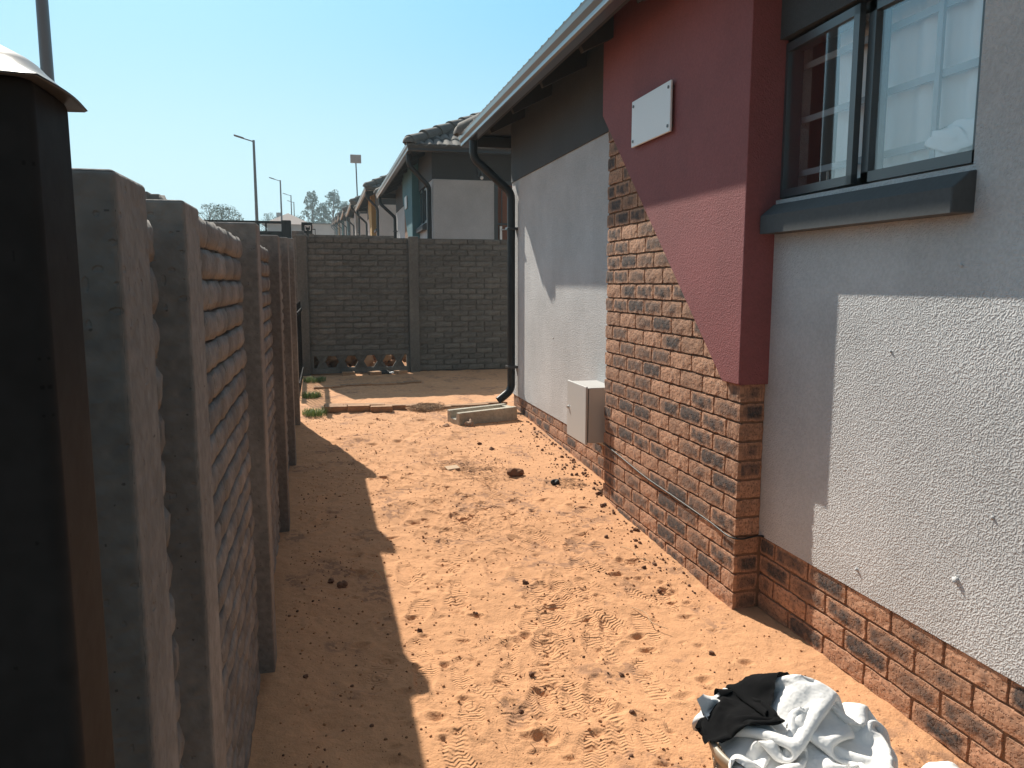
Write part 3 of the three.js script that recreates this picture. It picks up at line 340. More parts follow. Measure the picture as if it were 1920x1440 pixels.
function lattice(len, hgt) { // slab pierced by hexagons, raised crosses between them
  const V = (a) => a.map((p) => new THREE.Vector2(...p)), sh = new THREE.Shape(V([[0, 0], [len, 0], [len, hgt], [0, hgt]])), c = len / 2, y = hgt / 2, e = 0.048;
  for (const d of [-0.3675, -0.1225, 0.1225, 0.3675]) sh.holes.push(new THREE.Path(V([[-0.088, 0], [-0.042, -0.076], [0.042, -0.076], [0.088, 0], [0.042, 0.076], [-0.042, 0.076]].map((p) => [c + d + p[0], y + p[1]]))));
  sh.holes.push(new THREE.Path(V([[e, y - 0.076], [e + 0.026, y - 0.076], [e + 0.066, y], [e + 0.026, y + 0.076], [e, y + 0.076]])), new THREE.Path(V([[len - e, y - 0.076], [len - e, y + 0.076], [len - e - 0.026, y + 0.076], [len - e - 0.066, y], [len - e - 0.026, y - 0.076]])));
  const gs = [new THREE.ExtrudeGeometry(sh, { depth: 0.034, bevelEnabled: false }).translate(0, 0, -0.022), bx(0, len, 0, 0.062, 0.0125, 0.03), bx(0, len, hgt - 0.062, hgt, 0.0125, 0.03), bx(0, 0.046, 0.063, hgt - 0.063, 0.0125, 0.03), bx(len - 0.046, len, 0.063, hgt - 0.063, 0.0125, 0.03)];
  for (let i = -2; i <= 2; i++) { const q = c + i * 0.245; gs.push(beam([q - 0.062, 0.064, 0.016], [q + 0.062, hgt - 0.064, 0.016], 0.02, 0.016), beam([q - 0.062, hgt - 0.064, 0.017], [q + 0.062, 0.064, 0.017], 0.02, 0.016)); } return merge(gs);
}
function backWall(k, label) {
  const by = 0.75 * k, t = thing('concrete_wall', label, 'wall', [-0.3, by, -10.15 - 12 * k]), top = 2.03, sl = 0.2872, posts = [-0.229, 1.165, 2.56, 3.95], near = k === 0;
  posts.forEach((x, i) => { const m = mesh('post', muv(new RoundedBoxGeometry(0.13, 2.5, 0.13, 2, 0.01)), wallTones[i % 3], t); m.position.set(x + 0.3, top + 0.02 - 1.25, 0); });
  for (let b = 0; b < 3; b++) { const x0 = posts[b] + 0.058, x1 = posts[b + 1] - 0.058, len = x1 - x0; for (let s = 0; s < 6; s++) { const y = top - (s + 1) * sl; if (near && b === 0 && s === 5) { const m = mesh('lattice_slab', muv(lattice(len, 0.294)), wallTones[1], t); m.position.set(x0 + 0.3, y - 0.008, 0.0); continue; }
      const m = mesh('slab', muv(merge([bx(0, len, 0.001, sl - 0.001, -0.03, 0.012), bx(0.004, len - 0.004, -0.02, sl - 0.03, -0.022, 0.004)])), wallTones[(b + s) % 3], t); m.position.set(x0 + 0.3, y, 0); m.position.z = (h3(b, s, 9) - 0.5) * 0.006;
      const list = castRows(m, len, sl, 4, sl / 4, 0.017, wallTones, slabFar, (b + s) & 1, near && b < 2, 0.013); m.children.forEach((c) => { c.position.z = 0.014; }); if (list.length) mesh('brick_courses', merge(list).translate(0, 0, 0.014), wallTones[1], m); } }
}
backWall(0, 'dark grey concrete slab wall with a row of hexagon holes across the yard');
backWall(-1, 'unseen dark slab wall added behind the gate post to block low sky light');  // out of view; added to keep low sky light off the post fronts
backWall(1, 'dark slab wall behind the hexagon hole wall, below the yellow pier house');
// fence of the next yard, same line
{ const t = thing('concrete_fence', 'plain slab fence of the next yard behind the cross wall', 'fence', [-0.27, 0.7, -16]); for (let i = 0; i < 8; i++) { const z = 5.7 - i * 1.45, yT = 1.46 + 0.06 * i - 0.05; mesh('post', muv(bx(-0.075, 0.075, -0.6, yT, z - 0.065, z + 0.065, 0.01)), fenceTones[i % 3], t); if (i) for (let s = 0; s < 6; s++) mesh('slab', muv(bx(-0.025, 0.025, yT - 0.08 - (s + 1) * 0.29, yT - 0.083 - s * 0.29, z + 0.066, z + 1.384)), fenceTones[s % 3], t); } }
// steel railing that closes the fence line up to the cross wall
{ const z0 = -8.3, z1 = -10.07, t = thing('steel_railing', 'dark steel bar railing between concrete fence and cross wall', 'railing', [-0.27, 0.25, (z0 + z1) / 2]), h = (z0 - z1) / 2; for (const y of [0.12, 0.86]) mesh('rail', bx(-0.02, 0.02, y, y + 0.04, -h, h), mSteel, t); for (let i = 0; i < 13; i++) { const z = -h + 0.07 + i * (2 * h - 0.14) / 12; mesh('bar', bar([0, -0.1, z], [0, 0.98, z], 0.009, 6), mSteel, t); } }
// steel gate post with a pressed cap, gate leaf beside it
{ const t = thing('steel_gate_post', 'dark painted steel gate post with pressed metal cap', 'gate post', [-0.255, -0.1, -0.70]); mesh('tube', muv(new RoundedBoxGeometry(0.105, 1.70, 0.10, 4, 0.012).translate(0, 0.85, 0)), mSteel, t);
  const s = [[0.0, 0.075], [0.03, 0.072], [0.05, 0.055], [0.058, 0.045], [0.066, 0.03], [0.078, 0.012], [0.088, 0.0], [0.086, -0.004], [0.06, 0.006], [0.0, 0.01]].map((p) => new THREE.Vector2(p[0] * 0.76, p[1] * 0.45)); const g = new THREE.LatheGeometry(s, 40), p = g.attributes.position; for (let i = 0; i < p.count; i++) { const x = p.getX(i), z = p.getZ(i), r = Math.hypot(x, z), q = Math.max(Math.abs(x), Math.abs(z)) || 1, k = r > 0.04 ? lerp(1, r / q, sm(0.045, 0.07, r) * 0.8) : 1; p.setX(i, x * k); p.setZ(i, z * k); } g.computeVertexNormals(); const c = mesh('cap', g, std(C(0.07, 0.07, 0.07), 0.4), t); c.position.y = 1.695; }
{ const t = thing('steel_gate', 'dark sheet steel gate leaf hung beside its capped post', 'gate', [-0.36, -0.05, -0.66]); mesh('stile', muv(bx(-0.05, 0, 0, 1.5, -0.02, 0.02, 0.005)), mSteel, t); mesh('sheet', muv(bx(-1.6, -0.05, 0.05, 1.45, -0.006, 0.006)), std(C(0.06, 0.068, 0.07), 0.5), t); mesh('rail', muv(bx(-1.6, -0.05, 1.44, 1.49, -0.018, 0.018)), mSteel, t); }

// ---------------------------------------------------------------- street beyond
const mPole = std(C(0.16, 0.17, 0.18), 0.45, { metalness: 0.4 });
[[86, 100, -11.6, 'tall grey street lamp pole rising behind the capped steel post'], [475.5, 263, -42.2], [525.5, 338, -72.6], [545.5, 366, -99.3], [551, 379, -120]].forEach(([u, v, z, lab], i) => {
  const p = px(u, v, z), y = G.land(z) - 0.1, h = i ? p[1] - y : 7.4, t = thing('street_lamp', lab ?? 'grey street lamp with one arm, standing along the street beyond the fence', 'street lamp', [p[0], y, z], 'street lamps along the road');
  mesh('base_sleeve', bar([0, 0, 0], [0, 1.9, 0], 0.115, 14, 0.105), mPole, t); mesh('pole', bar([0, 1.85, 0], [0, h, 0], 0.085, 14, 0.06), mPole, t); mesh('arm', bar([0, h - 0.07, 0], [-0.5, h + 0.07, 0], 0.03, 8), mPole, t); mesh('lamp_head', new RoundedBoxGeometry(0.5, 0.07, 0.24, 2, 0.03).rotateZ(-0.28).translate(-0.7, h + 0.14, 0), std(C(0.13, 0.14, 0.15), 0.5), t); });
{ const z = -37.2, p = px(667, 298, z), q = px(672, 413, z), h = p[1] - q[1], t = thing('panel_antenna', 'flat grey panel antenna on a thin pole above the row of roofs', 'antenna', q); mesh('pole', bar([0, 0, 0], [p[0] - q[0], h, 0], 0.03, 8), mPole, t); const b = mesh('panel', new RoundedBoxGeometry(0.50, 0.39, 0.06, 3, 0.028).translate(p[0] - q[0], h, 0), std(C(0.42, 0.44, 0.45), 0.6), t); for (let i = -3; i <= 3; i++) mesh('rib', bx(p[0] - q[0] + i * 0.062 - 0.007, p[0] - q[0] + i * 0.062 + 0.007, h - 0.15, h + 0.15, 0.03, 0.042), std(C(0.3, 0.31, 0.32), 0.6), b); }
const mLeaf = [C(0.075, 0.10, 0.06), C(0.06, 0.085, 0.055), C(0.095, 0.115, 0.07)].map((c) => new THREE.MeshPhysicalMaterial({ color: c, roughness: 0.9, transmission: 0.2, thickness: 0, side: THREE.DoubleSide }));
const mBark = std(C(0.16, 0.12, 0.09), 0.95);
function leaves(spots, n, size, seed) { const r = rng(seed), P = []; for (const [cx, cy, cz, rr, ry] of spots) for (let i = 0; i < n; i++) { const u = r() * 2 - 1, a = r() * 6.283, q = Math.cbrt(0.25 + 0.75 * r()), s = Math.sqrt(1 - u * u), x = cx + rr * q * s * Math.cos(a), y = cy + ry * q * u, z = cz + rr * q * s * Math.sin(a), l = size * (0.6 + 0.8 * r()), w = l * 0.4, d = new THREE.Vector3(r() - 0.5, r() - 0.8, r() - 0.5).setLength(l), e = new THREE.Vector3(r() - 0.5, r() - 0.5, r() - 0.5).cross(d).setLength(w); P.push(x - e.x, y - e.y, z - e.z, x + e.x, y + e.y, z + e.z, x + d.x, y + d.y, z + d.z); } const g = new THREE.BufferGeometry(); g.setAttribute('position', new THREE.Float32BufferAttribute(P, 3)); g.computeVertexNormals(); return g; }
function tree(x, z, h, w, seed, label, group, name = 'gum_tree', den = 90) { const t = thing(name, label, 'tree', [x, G.land(z) - 0.2, z], group), r = rng(seed), limbs = [], spots = []; limbs.push(bar([0, 0, 0], [0.05 * h * (r() - 0.5), h * 0.62, 0], h * 0.03, 8, h * 0.014)); for (let i = 0; i < 40; i++) { const f = 0.20 + 0.78 * (i / 40), a = i * 2.4 + r(), wid = w * 0.5 * Math.pow(Math.sin(Math.PI * Math.min(0.98, 0.12 + f * 0.85)), 0.8) * (0.6 + 0.5 * r()), p = [Math.cos(a) * wid * 0.7, h * f, Math.sin(a) * wid * 0.7]; if (i % 2) limbs.push(bar([0, h * f * 0.7, 0], p, h * 0.009, 5, h * 0.003)); spots.push([...p, w * (0.06 + 0.09 * r()), h * (0.03 + 0.045 * r())]); } mesh('trunk', merge(limbs), mBark, t); mesh('crown', leaves(spots, den, h * 0.022, seed + 1), mLeaf[seed % 3], t); return t; }
{ const at = (u, z) => px(u, 420, -z)[0]; tree(at(587, 150), -150, 9.4, 5.2, 11, 'slim grey green gum tree above the far roofs', 'gum trees beyond the far roofs'); tree(at(626, 150), -150, 9.6, 5.6, 12, 'broad grey green gum tree touching the far roofs', 'gum trees beyond the far roofs'); tree(at(607, 158), -158, 7.6, 4, 13, 'low gum tree between the slim and the broad gum', 'gum trees beyond the far roofs'); tree(at(648, 160), -160, 8.0, 4, 14, 'gum tree half hidden by the far roofs', 'gum trees beyond the far roofs');
  tree(at(447, 40), -40, 2.75, 1.1, 21, 'thin leafy shrub tip showing over the concrete fence', null, 'shrub', 14);
  [[395, 90], [415, 95], [428, 92], [505, 130], [556, 150], [548, 140]].forEach(([u, z], i) => tree(at(u, z), -z, 4.6 + 0.8 * h3(i, 3, 3) + (u > 500 ? -0.4 : 0), 4.5, 30 + i, 'low hazy bush on the skyline beyond the fence', 'bushes on the skyline', 'bush', 50)); }
{ // house far up the street with a pale hipped roof
  const z = -95, x = px(541, 425, z)[0], y = G.land(z), t = thing('far_house', 'far pale house with hipped roof between the lamp poles', 'house', [x, y - 0.3, z]); mesh('wall', bx(-2.2, 2.2, 0, 2.6, -3, 3), mPlasterFar, t); const g = new THREE.ConeGeometry(1, 1, 4, 1).rotateY(Math.PI / 4).scale(3.9, 1.5, 4.6).translate(0, 3.33, 0); mesh('roof', g.toNonIndexed(), std(C(0.34, 0.27, 0.24), 0.9), t).geometry.computeVertexNormals(); mesh('chimney', bx(-1.3, -0.8, 2.9, 4.1, -0.3, 0.3), mPlasterFar, t); }
{ const z = -112, x = px(597, 425, z)[0], t = thing('far_shed', 'hazy grey flat walled building below the gum trees', 'building', [x, G.land(z) - 0.3, z]); mesh('wall', bx(-2.0, 2.2, 0, 2.9, -2, 2), mPlasterFar, t); mesh('roof', bx(-2.15, 2.35, 2.9, 3.05, -2.15, 2.15), mTile, t); }
// dark gate of the next driveway, its pillars
{ const z = -25, S = 25 / 1454, X = (u) => px(u, 420, z)[0], Y = (v) => px(540, v, z)[1], y0 = G.land(z) - 0.1;
  const t = thing('sliding_gate', 'dark steel driveway gate showing over the concrete fence', 'gate', [X(450), y0, z]); const ox = X(450); mesh('top_rail', bx(X(372) - ox, X(530) - ox, Y(420) - y0, Y(415) - y0, -0.04, 0.04), mSteel, t); mesh('sheet', bx(X(372) - ox, X(487) - ox, 0.1, Y(420) - y0, -0.01, 0.01), mSteel, t); mesh('sheet', bx(X(487) - ox, X(530) - ox, 0.1, Y(434) - y0, -0.01, 0.01), mSteel, t); mesh('stile', bx(X(497) - ox, X(500) - ox, 0.1, Y(420) - y0, -0.03, 0.03), mSteel, t);
  const p1 = thing('gate_pillar', 'plain dark gate pillar at the end of the steel gate', 'pillar', [X(537.5), y0, z + 0.2], 'dark gate pillars'); mesh('pillar', bx(-8 * S, 8 * S, 0, Y(414.5) - y0, -0.14, 0.14, 0.02), mSteel, p1);
  const p2 = thing('gate_pillar', 'dark gate pillar with a white framed plate', 'pillar', [X(575.5), y0, z + 0.2], 'dark gate pillars'); mesh('pillar', bx(-9.3 * S, 9.3 * S, 0, Y(417.5) - y0, -0.14, 0.14, 0.02), mSteel, p2);
  const a = (u0, u1, v0, v1) => bx((u0 - 575.5) * S, (u1 - 575.5) * S, Y(v1) - y0, Y(v0) - y0, 0.14, 0.165); mesh('plate_frame', merge([a(572, 573, 424, 433), a(572, 575, 432, 433.2), a(572, 582, 423.5, 424.7), a(581, 582.2, 424, 433), a(579, 582, 432, 433.2), a(574.6, 579.4, 425.5, 427)]), mWhite, p2);
  const b = thing('gate_motor_rail', 'short dark bracket rail beside the plated gate pillar', 'rail', [X(588), y0, z + 0.2]); mesh('rail', merge([bx(-3 * S, 3 * S, Y(430.6) - y0, Y(429.3) - y0, -0.03, 0.03), bx(2 * S, 3 * S, 0, Y(429.3) - y0, -0.03, 0.03)]), mSteel, b); }

// ---------------------------------------------------------------- things lying in the yard
const gz = (x, z) => G.at(x, z);
{ // U-shaped concrete channel block under the downpipe
  const t = thing('drain_channel', 'pale concrete channel block under the downpipe', 'drain channel', [1.43, gz(1.43, -6.98) - 0.01, -6.98]); const l = 0.30, s = new THREE.Shape([[-0.12, 0], [0.12, 0], [0.12, 0.115], [0.075, 0.115], [0.06, 0.05], [-0.06, 0.05], [-0.075, 0.115], [-0.12, 0.115]].map((p) => new THREE.Vector2(...p))); const g = new THREE.ExtrudeGeometry(s, { depth: l * 2, bevelEnabled: true, bevelThickness: 0.006, bevelSize: 0.005, bevelSegments: 2 }).translate(0, 0, -l).rotateY(Math.PI / 2); mesh('trough', muv(g), mConc, t); mesh('end_block', muv(bx(l - 0.06, l - 0.002, 0.04, 0.112, -0.085, 0.085)), mConc, t); t.rotation.set(0, 0.29, 0.02); }
const mPaver = [1, 0.85, 1.12].map((k) => std(C(0.50 * k, 0.30 * k, 0.175 * k), 0.95, { map: T.concCol, bumpMap: T.concBump, bumpScale: 0.004 }));
{ const R = rng(8), paver = (x, z, a, y, lab, grp, w = 0.21) => { const m = mesh('paving_brick', muv(new RoundedBoxGeometry(w, 0.06, 0.10, 2, 0.006)), mPaver[Math.floor(R() * 3)]); m.position.set(x, gz(x, z) + y, z); m.rotation.set((R() - 0.5) * 0.08, a, (R() - 0.5) * 0.06); tag(m, lab, 'brick', grp); };
  for (let i = 0; i < 3; i++) { const x = 0.1 + i * 0.215; paver(x, -7.60 + 0.05 * i, -0.06, 0.028, 'worn orange paving brick in the front row of the sandy edging', 'front row of paving bricks'); }
  for (let i = 0; i < 4; i++) paver(0.08 + i * 0.2, -7.74 + 0.045 * i, -0.06, 0.016, 'worn paving brick in the half buried second row of the edging', 'second row of paving bricks', 0.19);
  for (let i = 0; i < 5; i++) paver(0.05 + i * 0.21, -7.88 + 0.03 * i, -0.04, -0.016, 'worn paving brick in the half buried back row of the edging', 'back row of paving bricks', 0.2);
  for (let i = 0; i < 4; i++) paver(1.12 + i * 0.2, -7.58 - 0.035 * i, 0.12, -0.008, 'half buried brick of the edge leading to the downpipe', 'brick edge by the downpipe');
  for (let i = 0; i < 8; i++) paver(-0.02 + i * 0.15, -9.05 - 0.03 * i, 0.04, -0.012, 'sunken paving brick lying in the shade of the cross wall', 'sunken bricks by the cross wall');
  for (let i = 0; i < 3; i++) paver(0.3 + i * 0.33 , -10.03 + 0.02 * i, 0.3 * i, 0.01, 'loose brick under the hexagon hole slab', 'loose bricks under the lattice slab', 0.16); }
const mClod = std(C(0.30, 0.15, 0.08), 1, { bumpMap: T.concBump, bumpScale: 0.006, map: T.concCol }), mClodDark = std(C(0.16, 0.08, 0.046), 1), mBlack = std(C(0.012, 0.011, 0.011), 0.7);
function clod(name, r, x, z, sx, sy, sz, m, seed, label, cat, group) { const q = mesh(name, lump(r, seed, 4, 0.75), m); q.scale.set(sx, sy, sz); q.position.set(x, gz(x, z) + r * sy * 0.45, z); q.rotation.y = seed; return tag(q, label, cat, group); }
clod('clay_clod', 0.058, 1.30, -5.17, 1.15, 0.6, 0.62, mClod, 3, 'large crusted brown clod on the open sand', 'clod').rotation.y = 0.1;
clod('stone', 0.042, 1.26, -6.72, 1, 0.9, 0.9, std(C(0.34, 0.23, 0.16), 0.95), 4, 'brown stone leaning on the drain channel', 'stone');
clod('stone', 0.032, 1.06, -6.78, 1, 0.8, 0.9, std(C(0.3, 0.17, 0.1), 0.95), 5, 'small orange stone at the open end of the drain channel', 'stone');
clod('black_scrap', 0.028, 1.515, -4.93, 1.2, 0.8, 0.8, mBlack, 6, 'black lump of rubbish on the sand near the meter box', 'scrap');
{ const m = mesh('tile_shard', muv(new RoundedBoxGeometry(0.095, 0.012, 0.075, 2, 0.004)), std(C(0.5, 0.36, 0.24), 0.9)); m.position.set(0.88, gz(0.88, -5.4) + 0.012, -5.4); m.rotation.set(0.12, 0.2, 0.02); tag(m, 'flat pale tile shard lying on the sand', 'tile shard'); }
{ const R = rng(17), sp = [[1.28, -5.9, 0.024], [1.22, -6.1, 0.02], [1.72, -4.62, 0.022], [1.66, -4.4, 0.02], [1.70, -3.95, 0.02], [1.61, -3.5, 0.018], [1.5, -3.2, 0.016], [0.9, -3.4, 0.02], [0.72, -2.62, 0.014], [1.05, -2.55, 0.015], [0.62, -2.4, 0.013], [0.98, -2.28, 0.013], [0.05, -3.55, 0.03], [0.0, -3.6, 0.02], [0.35, -3.05, 0.016], [-0.1, -2.75, 0.014], [1.45, -2.6, 0.014]];
  for (const [x, z, r] of sp) clod('soil_clod', r * 0.72, x, z, 1.1, 0.75, 0.9, mClodDark, 40 + Math.floor(R() * 900), 'small dark clod of soil lying loose on the sand', 'clod', 'small dark clods on the sand'); }
function scatter(name, label, geo, mat, n, seed, place, cat) { const im = new THREE.InstancedMesh(geo, mat, n), r = rng(seed), m = new THREE.Matrix4(), q = new THREE.Quaternion(), e = new THREE.Euler(), col = new THREE.Color(); for (let i = 0; i < n; i++) { const p = place(r); e.set(p.rx ?? r() * 6, r() * 6.28, p.rz ?? r() * 6); q.setFromEuler(e); m.compose(new THREE.Vector3(p.x, gz(p.x, p.z) + p.y, p.z), q, new THREE.Vector3(p.s, p.s * (p.sy ?? 0.8), p.s * (p.sz ?? 1))); im.setMatrixAt(i, m); const k = 0.6 + 0.8 * r(); im.setColorAt(i, col.setRGB(k, k, k)); } im.name = numbered(name); im.castShadow = im.receiveShadow = true; scene.add(im); tag(im, label, cat, null, 'stuff'); return im; }
const crumb = lump(1, 2, 1, 0.5);
const clusters = (() => { const r = rng(71), l = []; for (let i = 0; i < 60; i++) l.push([lerp(-0.1, 1.7, r()), -1.4 - 6 * r(), 0.03 + 0.09 * r()]); for (let i = 0; i < 40; i++) { const z = -3.1 - 4.2 * r(); l.push([(z > ZP ? XP : XW) - 0.04 - 0.18 * r() * r(), z, 0.05 + 0.08 * r()]); } for (let i = 0; i < 22; i++) l.push([lerp(-0.17, 0.12, r()), -2 - 4 * r(), 0.07]); for (let i = 0; i < 10; i++) l.push([1.5 + 0.15 * r(), -4.75 - 0.5 * r(), 0.08]); for (let i = 0; i < 12; i++) l.push([0.95 + 0.35 * r(), -5.2 - 0.9 * r(), 0.09]); return l; })();
scatter('soil_crumbs', 'dark crumbs of soil strewn in patches over the sand', crumb, mClodDark, 900, 91, (r) => { const c = clusters[Math.floor(r() * clusters.length)], a = r() * 6.28, d = c[2] * Math.sqrt(-2 * Math.log(1 - 0.98 * r())); return { x: clamp(c[0] + Math.cos(a) * d, -0.19, 1.82), z: c[1] + Math.sin(a) * d, y: 0.001, s: 0.0015 + 0.0055 * Math.pow(r(), 4) }; }, 'soil');
scatter('soil_lumps', 'brown lumps of soil strewn along the foot of the house', crumb, mClodDark, 150, 95, (r) => { const z = -3.2 - 3.6 * r(), d = 0.03 + 0.26 * r() * r(); return { x: (z > ZP ? XP : XW) - d, z, y: 0.003, s: 0.004 + 0.012 * r() * r() }; }, 'soil');
scatter('sand_grit', 'orange grit scattered over the sand', crumb, std(C(0.42, 0.21, 0.10), 1), 6000, 92, (r) => { const z = -1.4 - 6 * r(); return { x: lerp(-0.18, z > ZC ? 1.8 : z > ZP ? 1.71 : 1.83, r()), z, y: 0.0005, s: 0.0015 + 0.0045 * Math.pow(r(), 3) }; }, 'grit');
const sliver = new THREE.CylinderGeometry(0.05, 0.03, 2, 4).rotateX(Math.PI / 2);
scatter('dry_twigs', 'heap of dry twigs and leaves by the brick edging', sliver, std(C(0.30, 0.19, 0.11), 1), 1500, 93, (r) => { const z = -7.55 + 0.16 * (r() + r() - 1), x = r() < 0.7 ? 0.98 + 0.2 * (r() + r() - 1) : 1.0 + 0.75 * r(); return { x, z, y: 0.008 + 0.03 * r() * (Math.abs(x - 0.98) < 0.18 ? 1 : 0.2), s: 0.012 + 0.035 * r(), sy: 1, rx: (r() - 0.5) * 0.7, rz: 0 }; }, 'twigs');
scatter('dry_litter', 'thin brown leaf litter trodden into the sand', sliver, std(C(0.2, 0.115, 0.065), 1), 2200, 94, (r) => { const c = [[1.0, -5.55, 0.22], [1.1, -5.25, 0.2], [0.9, -5.5, 0.16], [1.05, -5.2, 0.3], [1.62, -4.9, 0.12], [0.9, -4.2, 0.3], [0.8, -2.6, 0.5], [0.4, -9.0, 0.5]][Math.floor(r() * 8)], a = r() * 6.28, d = c[2] * Math.sqrt(r()); return { x: clamp(c[0] + d * Math.cos(a), -0.15, 1.7), z: c[1] + d * Math.sin(a), y: 0.002, s: 0.006 + 0.014 * r(), sy: 1, rx: (r() - 0.5) * 0.3, rz: 0 }; }, 'litter');
function blades(n, h, spread, seed, thin = 0.0025) { const r = rng(seed), P = []; for (let i = 0; i < n; i++) { const a = r() * 6.28, d = spread * Math.sqrt(r()), x = Math.cos(a) * d, z = Math.sin(a) * d, b = r() * 6.28, len = h * (0.5 + 0.7 * r()), lx = Math.cos(b) * len * (0.3 + 0.6 * r()), lz = Math.sin(b) * len * (0.3 + 0.6 * r()), px = -Math.sin(b) * thin, pz = Math.cos(b) * thin; const m = [x + lx * 0.4, len * 0.65, z + lz * 0.4], e = [x + lx, len * 0.85, z + lz]; P.push(x - px, 0, z - pz, x + px, 0, z + pz, m[0] + px, m[1], m[2] + pz, x - px, 0, z - pz, m[0] + px, m[1], m[2] + pz, m[0] - px, m[1], m[2] - pz, m[0] - px, m[1], m[2] - pz, m[0] + px, m[1], m[2] + pz, ...e); } const g = new THREE.BufferGeometry(); g.setAttribute('position', new THREE.Float32BufferAttribute(P, 3)); g.computeVertexNormals(); return g; }
const mGrass = new THREE.MeshPhysicalMaterial({ color: C(0.13, 0.19, 0.05), roughness: 0.9, transmission: 0.3, thickness: 0, side: THREE.DoubleSide });
for (const [x, z, s, lab] of [[-0.10, -7.5, 0.12, 'green grass tuft at the end post of the fence'], [-0.14, -8.5, 0.1, 'green grass tuft under the steel railing'], [-0.12, -9.5, 0.13, 'shaded grass tuft near the corner of the cross wall']]) { const m = mesh('grass_tuft', blades(260, 0.07, s, 500 + Math.round(z * 10), 0.003), mGrass); m.position.set(x, gz(x, z), z); tag(m, lab, 'grass', 'grass tufts along the railing'); }
{ const g = merge([tube([[0, 0.004, 0], [0.02, 0.03, 0.1], [0.05, 0.012, 0.22]], 0.0014, 10, 4), tube([[0.02, 0.004, 0.02], [0.0, 0.022, 0.12], [-0.04, 0.004, 0.2]], 0.0013, 10, 4), tube([[0.03, 0.004, 0.03], [0.06, 0.02, 0.08], [0.055, 0.004, 0.14]], 0.0012, 10, 4)]); const m = mesh('dry_straw', g, std(C(0.5, 0.37, 0.2), 0.9)); m.position.set(0.2, gz(0.22, -3.6), -3.75); tag(m, 'few dry straw stalks on the edge of the fence shadow', 'straw'); }
for (const [x, z, lab] of [[1.53, -3.75, 'pale dry root lying beside the brick pier'], [1.30, -3.05, 'pale curled dry stalk on the open sand']]) { const m = mesh('dry_stalk', tube([[0, 0.003, 0], [0.03, 0.008, 0.08], [0.02, 0.005, 0.17], [0.06, 0.004, 0.24]], 0.0018, 16, 4), std(C(0.5, 0.34, 0.2), 0.9)); m.position.set(x, gz(x, z) + 0.002, z); tag(m, lab, 'stalk'); }
{ const m = mesh('dry_weed', merge([tube([[0, 0, 0], [0.002, 0.02, 0], [-0.003, 0.034, 0.001]], 0.0012, 6, 4), lump(0.0045, 3, 1).translate(-0.005, 0.035, 0.001)]), std(C(0.06, 0.05, 0.04), 0.9)); m.position.set(fx(-1.37) - 0.145, 1.572, -1.33); tag(m, 'tiny dry weed stalk on top of a fence post', 'weed'); }
// rubble and soil heaped behind the hexagon holes
{ const R = rng(23); for (let i = 0; i < 26; i++) { const x = lerp(-0.15, 1.1, (i + 0.5) / 26) + 0.03 * (R() - 0.5), z = -10.34 - 0.35 * R(), r = 0.06 + 0.05 * R(), m = mesh('rubble_stone', lump(r, 200 + i, 3, 1.0), [mPaver[0], mPaver[2], mClod][i % 3]); m.position.set(x, 0.34 + 0.20 * R(), z); tag(m, 'orange stone of the rubble heaped behind the hexagon holes', 'stone', 'rubble behind the cross wall'); }
  for (const [x, z, lab] of [[0.76, -10.03, 'scrap of black and white plastic under the hexagon hole slab']]) { const m = mesh('plastic_scrap', lump(0.05, 61, 3, 0.8), mBlack); m.scale.set(1.5, 0.5, 0.7); m.position.set(x, gz(x, z) + 0.02, z); tag(m, lab, 'plastic'); const w = mesh('paper_scrap', lump(0.03, 62, 3, 0.8), mWhite); w.scale.set(1.2, 0.5, 0.7); w.position.set(x + 0.1, gz(x, z) + 0.018, z + 0.04); tag(w, 'small white scrap beside the black plastic', 'scrap'); } }

// ---------------------------------------------------------------- laundry
const BKX = 1.155, BKZ = -1.63, BKY = gz(1.155, -1.63) - 0.005, BR = 0.212, BH = 0.31;
const mCream = new THREE.MeshPhysicalMaterial({ color: C(0.42, 0.36, 0.28), roughness: 0.45 });
{ const t = thing('laundry_basket', 'beige plastic laundry basket with woven holes, full of washing', 'basket', [BKX, BKY, BKZ]); const gs = [], N = 84, rad = (y) => lerp(0.165, BR, y / BH); for (let j = 0; j < 15; j++) { const y = 0.03 + j * 0.0165; gs.push(new THREE.TorusGeometry(rad(y), 0.0032, 4, N).rotateX(Math.PI / 2).scale(1, 1.5, 1).translate(0, y, 0)); for (let i = 0; i < N; i++) { if ((i + j) % 2) continue; const a = i / N * 6.283; gs.push(bar([rad(y) * Math.cos(a), y, rad(y) * Math.sin(a)], [rad(y + 0.0165) * Math.cos(a), y + 0.0165, rad(y + 0.0165) * Math.sin(a)], 0.0048, 4)); } }
  mesh('weave', merge(gs), mCream, t); mesh('rim', new THREE.LatheGeometry([[BR - 0.006, BH - 0.035], [BR + 0.002, BH - 0.035], [BR + 0.010, BH - 0.013], [BR + 0.012, BH + 0.002], [BR + 0.004, BH + 0.007], [BR - 0.004, BH]].map((p) => new THREE.Vector2(...p)), 64), mCream, t); mesh('base', new THREE.CylinderGeometry(0.168, 0.162, 0.03, 48).translate(0, 0.016, 0), mCream, t); }
function clothHeap(fn, nA, nR) { const P = [], I = [], w = nA + 1; for (let j = 0; j <= nR; j++) for (let i = 0; i <= nA; i++) P.push(...fn(i / nA * Math.PI * 2, j / nR)); for (let j = 0; j < nR; j++) for (let i = 0; i < nA; i++) { const a = j * w + i, b = a + w; I.push(a, a + 1, b + 1, a, b + 1, b); } const g = new THREE.BufferGeometry(); g.setAttribute('position', new THREE.Float32BufferAttribute(P, 3)); g.setIndex(I); g.computeVertexNormals(); return g; }
const ridge = (x, y, s) => 1 - Math.abs(2 * n2(x, y, s) - 1);
